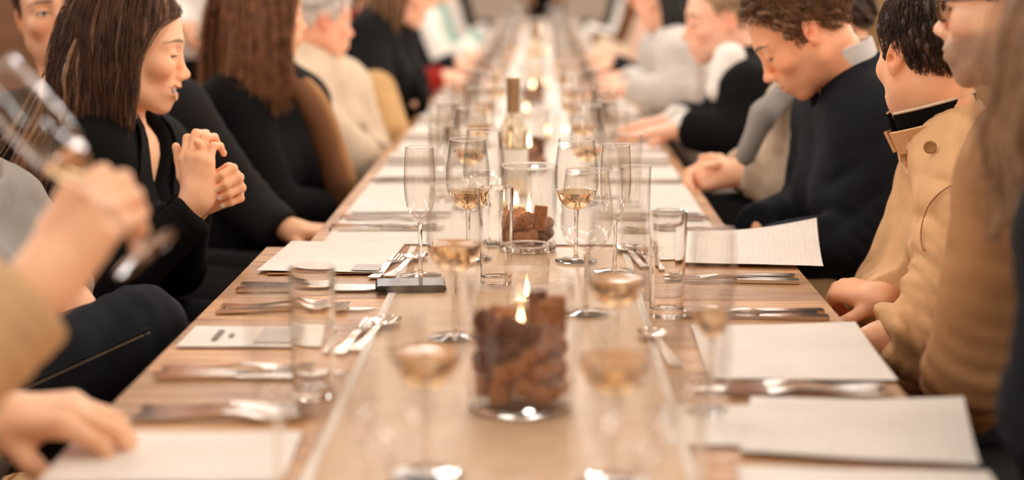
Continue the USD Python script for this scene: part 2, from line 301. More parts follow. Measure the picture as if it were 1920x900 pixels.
def tumbler(name, label, loc, r=.0275, h=.155, group=None, n=36, solid_=False):
    t = thing(name, label, 'glass', loc, 0, group)
    if solid_:
        obj('wall', lathe([(.0001, .0006), (r * .86, .0006), (r * .90, .002), (r * .93, .05), (r, h - .001), (r - .0005, h), (r - .0018, h - .0005), (r * .93 - .0022, .05), (r * .88 - .002, .016), (r * .75, .0125), (.0001, .0120)], n + 12), MAT['crystal'], t, smooth=40)
        return t
    obj('wall', lathe([(r * .9, .012), (r * .93, .05), (r, h)], n), MAT['glass'], t, smooth=True)
    obj('rim', rim(r, h, n, .0011), MAT['crystal'], t, smooth=True)
    obj('base', lathe([(.0001, .0006), (r * .86, .0006), (r * .9, .002), (r * .9, .0118), (r * .84, .0128), (.0001, .0118)], n), MAT['crystal'], t, smooth=30, label='thick clear glass base')
    return t
def flame_mesh(h=.03, r=.0048): return lathe([(.0001, 0), (r * .7, h * .06), (r, h * .22), (r * .85, h * .42), (r * .45, h * .7), (r * .14, h * .9), (.0001, h)], 14)
def tealight(t, z, r=.019, flame=.026):
    obj('wax', lathe([(.0001, z), (r - .001, z), (r - .001, z + .011), (r - .004, z + .0105), (.0001, z + .010)], 28), MAT['wax'], t, label='white tealight wax')
    obj('wick', tube([(0, 0, z + .009), (0, .0003, z + .018)], .0009, 6), MAT['dark_metal'], t)
    obj('flame', trs(flame_mesh(flame), (0, 0, z + .0145)), MAT['flame'], t, smooth=True, label='small yellow candle flame')
def votive(label, loc, h=.102, r=.033, group=None):
    t = thing('candle_glass', label, 'candle holder', loc, 0, group)
    obj('wall', lathe([(r * .86, .010), (r * .97, .045), (r, .07), (r * .965, h)], 40), MAT['glass'], t, smooth=True)
    obj('rim', rim(r * .965, h, 40, .0012), MAT['crystal'], t, smooth=True)
    obj('base', lathe([(.0001, .0006), (r * .8, .0006), (r * .86, .003), (r * .86, .0098), (.0001, .0098)], 36), MAT['crystal'], t, smooth=30)
    tealight(t, .0105)
    return t
CORK = None
def cork_pieces(R, H, seed, n):
    """Corks heaped inside a cylinder: layers of lying and leaning corks."""
    r = np.random.default_rng(seed); out = []; L, rc = .047, .0125
    z = .012 + rc
    while z < H:
        a0 = r.uniform(0, 6.3); k = int(2 * np.pi * (R - rc - .002) / (L * .78))
        for i in range(max(k, 4)):
            a = a0 + i * 2 * np.pi / max(k, 4); rr = R - rc - .006
            tilt = r.choice([0., .2, .5, -.4, 1.45, 1.5]); out.append((V(rr * math.cos(a), rr * math.sin(a), z + (abs(math.sin(tilt)) * .012)), unit([-math.sin(a) * math.cos(tilt), math.cos(a) * math.cos(tilt), math.sin(tilt)])))
        z += rc * 1.85
    return out
def cork_jar(label, loc, seed, R=.058, H=.15, fillh=.1, group=None):
    t = thing('cork_jar', label, 'jar', loc, 0, group)
    obj('wall', lathe([(R * .96, .008), (R, .016), (R, H * .6), (R, H)], 48), MAT['glass'], t, smooth=True)
    obj('rim', rim(R, H, 48, .0018), MAT['crystal'], t, smooth=True)
    obj('base', lathe([(.0001, .0006), (R * .93, .0006), (R * .97, .003), (R * .97, .0075), (R * .9, .0092), (.0001, .0085)], 48), MAT['crystal'], t, smooth=30, label='thick clear glass base')
    r = np.random.default_rng(seed)
    for c, ax in cork_pieces(R - .003, fillh - .015, seed, 0):
        m = lathe([(.0001, -.022), (.0108, -.022), (.0120, -.0205), (.0122, 0), (.0120, .0205), (.0108, .022), (.0001, .022)], 14)
        T4 = trimesh.geometry.align_vectors([0, 0, 1], ax); m.apply_transform(T4); m.apply_translation(c)
        obj('cork', m, MAT['cork'] if r.random() < .6 else MAT['cork_stained'], t, smooth=30)
    # glass insert with the light in the heap's middle
    obj('candle_cup', lathe([(.0001, fillh - .045), (.02, fillh - .045), (.0215, fillh - .04), (.0215, fillh - .012)], 28), MAT['glass'], t, smooth=30)
    tealight(t, fillh - .044, .018, .034)
    return t
def fork_mesh(L=.19):
    """Lies along +x from the handle's end; tines at the far end."""
    o = [(0, -.008), (.004, -.0095), (.05, -.0055), (.11, -.0035), (.125, -.006), (.136, -.0115), (L, -.0115)]
    p = Polygon(o + [(x, -y) for x, y in o[::-1]]).buffer(.0012)
    for k in (-1, 0, 1): p = p.difference(sbox(L - .046, k * .0062 - .0016, L + .01, k * .0062 + .0016))
    m = extrude(p.simplify(.0002), .0022); m = m.subdivide_to_size(.012)
    x = m.vertices[:, 0]; m.vertices[:, 2] += .0018 + .006 * np.exp(-((x - .105) / .035) ** 2) + np.clip(x - .15, 0, 1) * .12
    return m
def spoon_mesh(L=.19):
    o = [(0, -.008), (.004, -.0095), (.05, -.0055), (.115, -.0033), (.128, -.004)]
    h = extrude(Polygon(o + [(x, -y) for x, y in o[::-1]]).buffer(.001), .0024).subdivide_to_size(.012)
    x = h.vertices[:, 0]; h.vertices[:, 2] += .0018 + .007 * np.exp(-((x - .115) / .035) ** 2)
    a, b = .032, .0205; th = np.linspace(0, 2 * np.pi, 28)[:-1]; vs, fs = [], []
    R = np.linspace(0, 1, 7)
    for side in (0, 1):
        for r in R:
            for t in th: vs.append((L - a + a * r * math.cos(t), b * r * math.sin(t) * (1 - .12 * math.cos(t)), .0095 - .0085 * (1 - r * r) + .0014 * side))
    n = len(th)
    for side in (0, 1):
        o0 = side * 7 * n
        for i in range(6):
            for j in range(n):
                q = (o0 + i * n + j, o0 + i * n + (j + 1) % n, o0 + (i + 1) * n + (j + 1) % n, o0 + (i + 1) * n + j)
                tri = [(q[0], q[1], q[2]), (q[0], q[2], q[3])]; fs += tri if not side else [x[::-1] for x in tri]
    for j in range(n):
        a0, a1 = 6 * n + j, 6 * n + (j + 1) % n; fs += [(a0, a1, a1 + 7 * n), (a0, a1 + 7 * n, a0 + 7 * n)]
    return cat(h, trimesh.Trimesh(vs, fs, process=False))
def knife_mesh(L=.22):
    hd = [(0, -.0085), (.003, -.0098), (.03, -.009), (.085, -.0062), (.098, -.0055)]
    h = extrude(Polygon(hd + [(x, -y) for x, y in hd[::-1]]).buffer(.0008), .0055)
    bl = Polygon([(.098, -.0055), (.11, -.0085), (.17, -.0105), (.2, -.0095), (.214, -.004), (L, .004), (L - .004, .0065), (.15, .0075), (.098, .0055)])
    b = trs(extrude(bl, .0018), (0, 0, .0018)); return h, b
FORK, SPOON = fork_mesh(), spoon_mesh(); KH, KB = knife_mesh()
protos = {}
def cutlery(kind, label, loc, rz, group=None):
    if kind not in protos:
        t = thing(f'{kind}', label, kind, loc, rz, group)
        if kind == 'knife': obj('handle', KH, MAT['steel'], t, smooth=30); obj('blade', KB, MAT['steel'], t, smooth=30)
        elif kind == 'fork':
            obj('fork_body', FORK, MAT['steel'], t, smooth=30)
        else: obj('spoon_body', SPOON, MAT['steel'], t, smooth=40)
        protos[kind] = t; return t
    return dup(protos[kind], label, loc, rz, group)
def sheet(w, l, lift=0., curl=0., th=.0006, seed=0, n=10):
    """A sheet of paper, w along y, l along x, its corner lifted a little."""
    xs, ys = np.linspace(-l / 2, l / 2, n), np.linspace(-w / 2, w / 2, n); X, Y = np.meshgrid(xs, ys, indexing='ij')
    Z = .0008 + .002 * meshkit.fbm(np.stack([X * 12, Y * 12, 0 * X + seed], -1).reshape(-1, 3), 2, seed).reshape(X.shape) + lift * np.clip((X / l + .5) * (Y / w + .5), 0, 1) ** 2 + curl * (Y / w + .5) ** 3
    top = np.stack([X, Y, Z + th], -1).reshape(-1, 3); bot = top - [0, 0, th]
    i, j = np.meshgrid(np.arange(n - 1), np.arange(n - 1), indexing='ij'); q = np.stack([i * n + j, (i + 1) * n + j, (i + 1) * n + j + 1, i * n + j + 1], -1).reshape(-1, 4)
    f = np.vstack([q[:, [0, 1, 2]], q[:, [0, 2, 3]]]); b = np.r_[np.arange(n) * n, (n - 1) * n + np.arange(1, n), np.arange(n - 2, -1, -1) * n + n - 1, np.arange(n - 2, 0, -1)]
    N = n * n; e = [(b[k], b[(k + 1) % len(b)], b[(k + 1) % len(b)] + N) for k in range(len(b))] + [(b[k], b[(k + 1) % len(b)] + N, b[k] + N) for k in range(len(b))]
    return trimesh.Trimesh(np.vstack([top, bot]), np.vstack([f, f[:, ::-1] + N, np.array(e)[:, ::-1]]), process=False)
def menu(label, loc, w, l, rz=0, mat='print', lift=0., curl=0., seed=0, block=None, group=None):
    t = thing('menu', label, 'menu', loc, rz, group)
    obj('sheet', sheet(w, l, lift, curl, seed=seed), MAT[mat], t, smooth=True)
    if block:
        for (x0, x1, y0, y1, mm) in block: obj('printed_block', bx(x0, x1, y0, y1, .0040, .0044), MAT[mm], t)
    return t
# ================================================================== what lies and stands on the tables
def P(px, d): p = U(px, 450, d); return (float(p[0]), float(d), TZ + .0005)
def on(px, py, z=TZ + .0005): p = T(px, py); return (float(p[0]), float(p[1]), z)
RZ = .0048    # on the runner
# -- stemware one by one: (pixel column, depth, kind, wine height, label)
glasses = [
 (788, 2.56, 'flute', None, 'empty slender flute, leftmost tall stemmed glass in focus'),
 (878, 2.70, 'wine', .122, 'wine glass with a sip of rose, left of the cork jar behind the candle glass'),
 (908, 2.86, 'wine', None, 'empty wine glass close behind the rose glass left of the cork jar'),
 (852, 2.12, 'wine', .130, 'wine glass with pale rose wine in front of the slender flute'),
 (797, 1.52, 'wine', .126, 'large blurred wine glass with amber wine left of the front cork jar'),
 (1156, 1.50, 'wine', .126, 'large blurred wine glass with amber wine right of the front cork jar'),
 (1158, 1.90, 'wine', .125, 'wine glass with a little wine right of the candle glass'),
 (1080, 2.70, 'wine', .122, 'wine glass with a little rose, right of the cork jar behind the candle glass'),
 (1100, 2.28, 'wine', None, 'empty wine glass standing just in front of the right hand rose glass'),
 (1153, 2.60, 'flute', None, 'empty flute between the right hand wine glass and the tall tumbler'),
 (1338, 1.76, 'flute', .125, 'blurred flute with a little wine beside the right hand menus'),
 (722, 1.30, 'wine', None, 'empty blurred wine glass, lowest on the left of the front cork jar'),
 (1196, 1.28, 'wine', None, 'empty blurred wine glass, lowest on the right of the front cork jar'),
 (512, 1.42, 'flute', None, 'blurred flute at the front left beside the tall water tumbler'),
 (1320, 1.44, 'flute', None, 'blurred flute at the front right near the lowest menus'),
]
GP = {'flute': ('champagne_flute', 'flute', P_FLUTE), 'wine': ('wine_glass', 'wine glass', P_WINE)}
for px, d, k, fill, lab in glasses:
    n, c, pr = GP[k]; p = P(px, d); z = p[2] + (RZ if -.236 < p[0] < .157 else 0) * .75
    stemware(n, lab, c, pr, (p[0], p[1], z), fill)
for px, d, lab in [(583, 1.83, 'tall clear water tumbler standing on the left near the small folded card'),
                   (1252, 2.28, 'tall clear tumbler in focus on the right with cutlery seen through it'),
                   (1190, 2.80, 'tall clear tumbler behind the empty flute on the right'),
                   (930, 2.50, 'tall clear tumbler left of the cork jar, amber light in it'),
                   (828, 3.50, 'tall clear tumbler behind the slender flute on the left'),
                   (640, 1.36, 'blurred clear tumbler at the very front left of the jar'),
                   (1275, 1.36, 'blurred clear tumbler at the very front right of the jar')]:
    p = P(px, d); tumbler('tumbler', lab, (p[0], p[1], p[2] + (RZ * .75 if -.236 < p[0] < .157 else 0)), solid_=px in (583, 1252, 930))
votive('clear candle glass with a burning tealight in the middle of the table', (P(988, 2.28)[0], 2.28, TZ + RZ * .8))
cork_jar('large glass jar of wine corks with a burning candle nearest the camera', (P(977, 1.80)[0], 1.78, TZ + RZ * .8), 3, .062, .15, .112)
cork_jar('glass jar of wine corks behind the candle glass', (P(992, 2.82)[0], 2.82, TZ + RZ * .8), 8, .05, .15, .085)
# -- the bottle
def bottle(label, loc, H=.262, r=.032, mat='bottle_glass'):
    t = thing('wine_bottle', label, 'bottle', loc)
    s = H / .30
    obj('body', lathe(spl([(.0001, .001), (r * .9, .001), (r, .006), (r, .15 * s), (r * .97, .165 * s), (r * .6, .195 * s), (.0135, .215 * s), (.0128, .262 * s)], 40), 36), MAT[mat], t, smooth=30)
    obj('foil', lathe([(.0137, .21 * s), (.0140, .215 * s), (.0136, .255 * s), (.0146, .284 * s), (.0152, .286 * s), (.0152, .297 * s), (.014, H), (.0001, H)], 28), MAT['foil'], t, smooth=30, label='tan foil over the neck')
    obj('paper_label', lathe([(r + .0004, .045 * s), (r + .0006, .046 * s), (r + .0006, .12 * s), (r + .0004, .121 * s)], 36), MAT['label'], t, smooth=30)
    return t
bottle('pale rose wine bottle with tan foil standing in the middle of the row', (P(962, 3.5)[0], 3.5, TZ + RZ * .8))
bottle('second pale wine bottle far down the middle of the tables', (P(1000, 7.2)[0], 7.2, TZ + RZ * .8))
# -- menus, left then right
def menu_between(x0, x1, yn, yf, **k):   # near edge / far edge rows of the photograph to a sheet on the table
    a, b = T(960, yn)[1], T(960, yf)[1]; xa, xb = T(x0, (yn + yf) / 2)[0], T(x1, (yn + yf) / 2)[0]
    return dict(loc=(float((xa + xb) / 2), float((a + b) / 2), TZ + .0006 + k.get('dz', 0)), w=abs(b - a), l=abs(xb - xa))
menu('blank white card of menus on the left under the tall tumbler, small grey print', (-.385, 2.13, TZ + .001), .125, .20, .0, 'paper', seed=2,
     block=[(-.060, -.052, -.03, .03, 'ink'), (-.040, -.034, -.01, .008, 'ink'), (.0, .05, -.045, .045, 'grey_print')])
mk = menu_between(462, 650, 521, 462)
tt = thing('placemat', 'brown kraft mat under the big menu on the left', 'placemat', (-.335, 2.72, TZ + .0004), .03)
obj('sheet', sheet(.27, .24, 0, 0, .001, 1), MAT['kraft'], tt, smooth=True)
menu('large cream printed menu on the left with a grey block in its corner', (-.358, 2.735, TZ + .0038), .29, .21, -.05, 'print', 0, .0, 3, block=[(.052, .098, -.14, -.085, 'grey_print')])
menu('white menu under the resting hand at the front left', (-.375, 1.585, TZ + .001), .17, .24, .03, 'paper', seed=5)
menu('thick white menu on the right beside the camel jacket', (.325, 2.06, TZ + .001), .30, .23, -.02, 'paper', .006, 0, 6)
menu('printed menu with a lifted corner overhanging the right table edge', (.375, 2.80, TZ + .004), .27, .235, -.12, 'print', .03, .01, 7)
menu('second printed menu under the lifted one on the right', (.29, 2.83, TZ + .0007), .24, .215, -.03, 'print', 0, .0, 8)
menu('blurred printed menu curling over the right edge at the front', (.345, 1.69, TZ + .004), .22, .24, -.18, 'print', .012, .0, 9)
menu('blurred white menu on the inner side at the front right', (.205, 1.71, TZ + .001), .15, .14, -.05, 'paper', .004, 0, 10)
menu('white menu at the lowest right corner of the view', (.32, 1.48, TZ + .001), .15, .25, -.05, 'paper', .0, 0, 11)
# -- cutlery: pieces in threes, handles towards the table edge
cz = TZ + .0008
def cut_set(side, y, kinds, where, dx=0.):
    for k, kd in enumerate(kinds):
        x = (-.475 + .012 * (k % 2) if side < 0 else .415 - .012 * (k % 2)) + dx
        cutlery(kd, f'{kd} {where}, {("nearest", "middle", "farthest")[k]} of three', (x, y + (k - 1) * .021, cz), (0 if side < 0 else math.pi) + .03 * (k - 1) * side)
cut_set(-1, 2.47, ['knife', 'knife', 'knife'], 'in front of the large cream menu on the left')
cut_set(-1, 2.31, ['fork', 'knife', 'fork'], 'behind the small white card on the left')
cut_set(-1, 1.93, ['knife', 'knife', 'fork'], 'in front of the small white card on the left')
cut_set(-1, 1.745, ['fork', 'fork', 'fork'], 'behind the resting hand at the front left', .02)
cut_set(1, 2.555, ['knife', 'fork', 'knife'], 'in front of the lifted menu on the right')
cut_set(1, 2.285, ['knife', 'fork', 'knife'], 'behind the thick white menu on the right')
cut_set(1, 1.86, ['fork', 'knife', 'fork'], 'in front of the thick white menu on the right')
cz = TZ + .0034
cut_set(1, 3.02, ['knife', 'fork', 'knife'], 'behind the lifted menu on the right', -.05)
cut_set(-1, 3.05, ['knife', 'fork', 'knife'], 'beyond the big menu on the left beside the dark suit cuff', .07)
cz = TZ + .0008
for px, py, kd, rz, lab in [(700, 525, 'fork', 1.42, 'dessert fork pointing away beside the large cream menu'), (728, 522, 'spoon', 1.35, 'dessert spoon beside the fork by the large cream menu'),
                            (632, 668, 'fork', 1.42, 'dessert fork pointing away behind the tall water tumbler'), (662, 662, 'spoon', 1.38, 'dessert spoon with a shiny bowl beside the fork behind the tumbler'),
                            (1212, 505, 'spoon', 1.75, 'small shiny spoon left of the tall tumbler on the right'), (1235, 512, 'fork', 1.72, 'dessert fork seen through the tall tumbler on the right'),
                            (1268, 690, 'spoon', 1.7, 'shiny dessert spoon in front of the tall tumbler on the right')]:
    p = on(px, py, cz + (.004 if -.236 < T(px, py)[0] < .157 else 0)); cutlery(kd, lab, p, rz)
ph = thing('phone', 'black phone lying face up on the runner left of the glasses', 'phone', (T(770, 545)[0], T(770, 545)[1], TZ + RZ), .1)
obj('body', bx(-.055, .055, -.035, .035, .0, .009, .003), MAT['black_plastic'], ph); obj('screen', bx(-.05, .05, -.031, .031, .0091, .0096), MAT['black_plastic'], ph)
# -- the rows beyond: every place has a menu, a napkin, cutlery, flute, wine glass and tumbler
W0 = stemware('far_wine_glass', 'x', 'wine glass', P_WINE, (0, 0, -50), .122, n=24)
far_protos = {}
rng = np.random.default_rng(4)
def far_item(kind, label, loc, rz=0):
    if kind in far_protos: return dup(far_protos[kind], label, loc, rz)
    if kind == 'wine_glass': o = stemware('wine_glass', label, 'wine glass', P_WINE, loc, .122, n=24)
    elif kind == 'champagne_flute': o = stemware('champagne_flute', label, 'flute', P_FLUTE, loc, None, n=24)
    elif kind == 'tumbler': o = tumbler('tumbler', label, loc, n=24)
    elif kind == 'menu': o = menu(label, loc, .2, .21, rz, 'print', seed=12)
    elif kind == 'napkin':
        o = thing('napkin', label, 'napkin', loc, rz)
        obj('folded_cloth', bx(-.1, .1, -.06, .06, 0, .012, .005), MAT['napkin'], o); obj('top_fold', bx(-.098, .098, -.055, .03, .0122, .024, .005), MAT['napkin'], o)
    elif kind == 'candle_glass': o = votive(label, loc)
    elif kind == 'cork_jar': o = cork_jar(label, loc, 12, .05, .15, .085)
    far_protos[kind] = o; return o
stage.RemovePrim(W0.GetPath()); used.pop('/World/far_wine_glass', None)
rows = [3.32, 3.88, 4.45, 5.0, 5.6, 6.2, 6.8, 7.4, 8.0, 8.7, 9.4, 10.1, 10.9, 11.7, 12.6, 13.5]
for i, y in enumerate(rows):
    for s, sn in ((-1, 'left'), (1, 'right')):
        ex = -.43 if s < 0 else .365
        wh = f'at the {ORD[i]} far place on the {sn}'
        J = lambda a: float(rng.uniform(-a, a))
        far_item('menu', f'white printed menu {wh}', (ex - s * .14, y + J(.03), TZ + .0032), J(.08))
        if i > 0: far_item('napkin', f'folded white napkin {wh}', (ex - s * .135, y + .23 + J(.02), TZ + .0032), J(.06))
        for k, kd in enumerate(('knife', 'fork')):
            if i < 5: cutlery(kd, f'silver {kd} {wh}', (ex - s * .03, y - .135 - .022 * k, TZ + .0034), (0 if s < 0 else math.pi) + J(.03))
        cx = -.03
        if not (i == 0 and s < 0): far_item('tumbler', f'clear tumbler {wh}', (cx + s * .215, y + .02 + J(.03), TZ + .0032))
        far_item('wine_glass', f'wine glass with a little wine {wh}', (cx + s * .12 + J(.015), y + J(.05), TZ + RZ))
        if i % 2 == 0 or i < 4: far_item('champagne_flute', f'empty flute {wh}', (cx + s * .175 + J(.01), y + .12 + J(.03), TZ + .0032))
for i, y in enumerate((3.95, 5.9, 8.4, 11.0)): far_item('cork_jar', f'glass jar of corks in the middle of the far tables, {ORD[i]} beyond the bottle' , (-.03, y, TZ + RZ))
for i, y in enumerate((3.2, 4.6, 5.35, 6.6, 7.6, 9.2, 10.2, 12.2)): far_item('candle_glass', f'burning candle glass in the middle of the far tables, {ORD[i]} from the front', (-.03 + (.05 if i % 2 else -.02), y, TZ + RZ))
# ================================================================== people: smooth-blended solids meshed by surface nets
def smin(a, b, k):
    h = np.maximum(k - np.abs(a - b), 0) / k; return np.minimum(a, b) - h * h * k * .25
def smax(a, b, k): return -smin(-a, -b, k)
def nrm(q): return np.sqrt(np.einsum('ij,ij->i', q, q))
def s_ell(P, c, r):
    q = (P - np.asarray(c, np.float32)) / np.asarray(r, np.float32); k0 = nrm(q); q /= np.asarray(r, np.float32); k1 = nrm(q) + 1e-9
    return k0 * (k0 - 1) / k1
def s_sph(P, c, r): q = P - np.asarray(c, np.float32); return nrm(q) - r
def s_rc(P, a, b, ra, rb):
    a, b = np.asarray(a, np.float32), np.asarray(b, np.float32); ab = b - a; q = P - a
    h = np.clip(q @ ab / (ab @ ab + 1e-12), 0, 1); d = q - h[:, None] * ab
    return nrm(d) - (ra + h * (rb - ra))
def nets(f, lo, hi, h, B=6, slack=1.35):
    """The zero surface of f in the box, as (vertices, faces); f is only evaluated near it."""
    lo = np.asarray(lo, float); nb = np.maximum(np.ceil((np.asarray(hi) - lo) / (h * B)).astype(int), 1)
    bc = np.stack(np.meshgrid(*[np.arange(n) for n in nb], indexing='ij'), -1).reshape(-1, 3)
    cen = (lo + (bc * B + (B - 1) / 2) * h).astype(np.float32); cv = f(cen)
    act = np.abs(cv) < B * h * .9 * slack
    A = np.where(cv < 0, np.float32(-1), np.float32(1)).reshape(nb); G = np.repeat(np.repeat(np.repeat(A, B, 0), B, 1), B, 2)
    off = np.stack(np.meshgrid(*[np.arange(B)] * 3, indexing='ij'), -1).reshape(-1, 3)
    idx = (bc[act][:, None] * B + off[None]).reshape(-1, 3)
    for i in range(0, len(idx), 120000):
        q = idx[i:i + 120000]; G[q[:, 0], q[:, 1], q[:, 2]] = f((lo + q * h).astype(np.float32))
    for a in range(3):
        for e in (0, -1): i = [slice(None)] * 3; i[a] = e; G[tuple(i)] = np.maximum(G[tuple(i)], .3 * h)
    S = G < 0; n = np.array(G.shape)
    cnt = np.zeros(n - 1, np.uint8)
    for o in np.ndindex(2, 2, 2): cnt += S[o[0]:n[0] - 1 + o[0], o[1]:n[1] - 1 + o[1], o[2]:n[2] - 1 + o[2]]
    cell = np.argwhere((cnt > 0) & (cnt < 8)); ids = np.full(n - 1, -1, np.int32); ids[tuple(cell.T)] = np.arange(len(cell))
    acc, num = np.zeros((len(cell), 3)), np.zeros(len(cell))
    for ax in range(3):
        o1, o2 = [a for a in range(3) if a != ax]
        for u in (0, 1):
            for w in (0, 1):
                a = cell.copy(); a[:, o1] += u; a[:, o2] += w; b = a.copy(); b[:, ax] += 1
                va, vb = G[tuple(a.T)], G[tuple(b.T)]; m = (va < 0) != (vb < 0)
                t = np.where(m, va / np.where(m, va - vb, 1), 0); p = a.astype(float); p[:, ax] += t
                acc[m] += p[m]; num += m
    v = lo + acc / num[:, None] * h; F = []
    for ax in range(3):
        o1, o2 = (ax + 1) % 3, (ax + 2) % 3
        s0 = [slice(None)] * 3; s1 = [slice(None)] * 3; s0[ax] = slice(0, -1); s1[ax] = slice(1, None)
        A_, B_ = S[tuple(s0)], S[tuple(s1)]
        e = np.argwhere(A_ != B_); e = e[(e[:, o1] > 0) & (e[:, o2] > 0) & (e[:, o1] < n[o1] - 1) & (e[:, o2] < n[o2] - 1)]
        q = []
        for u, w in ((-1, -1), (0, -1), (0, 0), (-1, 0)):
            c = e.copy(); c[:, o1] += u; c[:, o2] += w; q.append(ids[tuple(c.T)])
        q = np.stack(q, 1); flip = ~A_[tuple(e.T)]; q[flip] = q[flip][:, ::-1]; F.append(q[(q >= 0).all(1)])
    F = np.vstack(F); return v, np.vstack([F[:, [0, 1, 2]], F[:, [0, 2, 3]]])
def solid(f, lo, hi, h, relax=1):
    v, q = nets(f, lo, hi, h)
    if relax and len(v):
        from scipy.sparse import coo_matrix
        e = np.vstack([q[:, [0, 1]], q[:, [1, 2]], q[:, [2, 0]]]); e = np.vstack([e, e[:, ::-1]]); n = len(v)
        A = coo_matrix((np.ones(len(e)), (e[:, 0], e[:, 1])), (n, n)).tocsr(); dg = np.maximum(np.asarray(A.sum(1)).ravel(), 1)
        for k in range(relax):
            for lam in (.5, -.53): v = v + lam * ((A @ v) / dg[:, None] - v)
    return trimesh.Trimesh(v, q, process=False)
class Frame:
    def __init__(s, o, fwd, up, k=1.):
        s.o = np.asarray(o, float); s.f = unit(fwd); s.l = unit(np.cross(up, s.f)); s.u = np.cross(s.f, s.l); s.k = k
        s.R = np.stack([s.f, s.l, s.u])
    def loc(s, P): return ((P - s.o.astype(np.float32)) @ s.R.T.astype(np.float32)) / s.k
    def w(s, x, y=None, z=None):
        p = np.asarray(x if y is None else (x, y, z), float); return s.o + s.k * (p @ s.R)
    def d(s, x, y, z): return np.array([x, y, z], float) @ s.R
def turn(yaw, pitch=0., roll=0.):
    """Forward and up of a head or chest: yaw 0 looks along +y, 90 along +x (degrees, clockwise from above); pitch up; roll towards its right."""
    y, p, r = np.radians([yaw, pitch, roll])
    f = V(math.sin(y) * math.cos(p), math.cos(y) * math.cos(p), math.sin(p)); rt = V(math.cos(y), -math.sin(y), 0); u = np.cross(rt, f)
    return f, u * math.cos(r) + rt * math.sin(r)
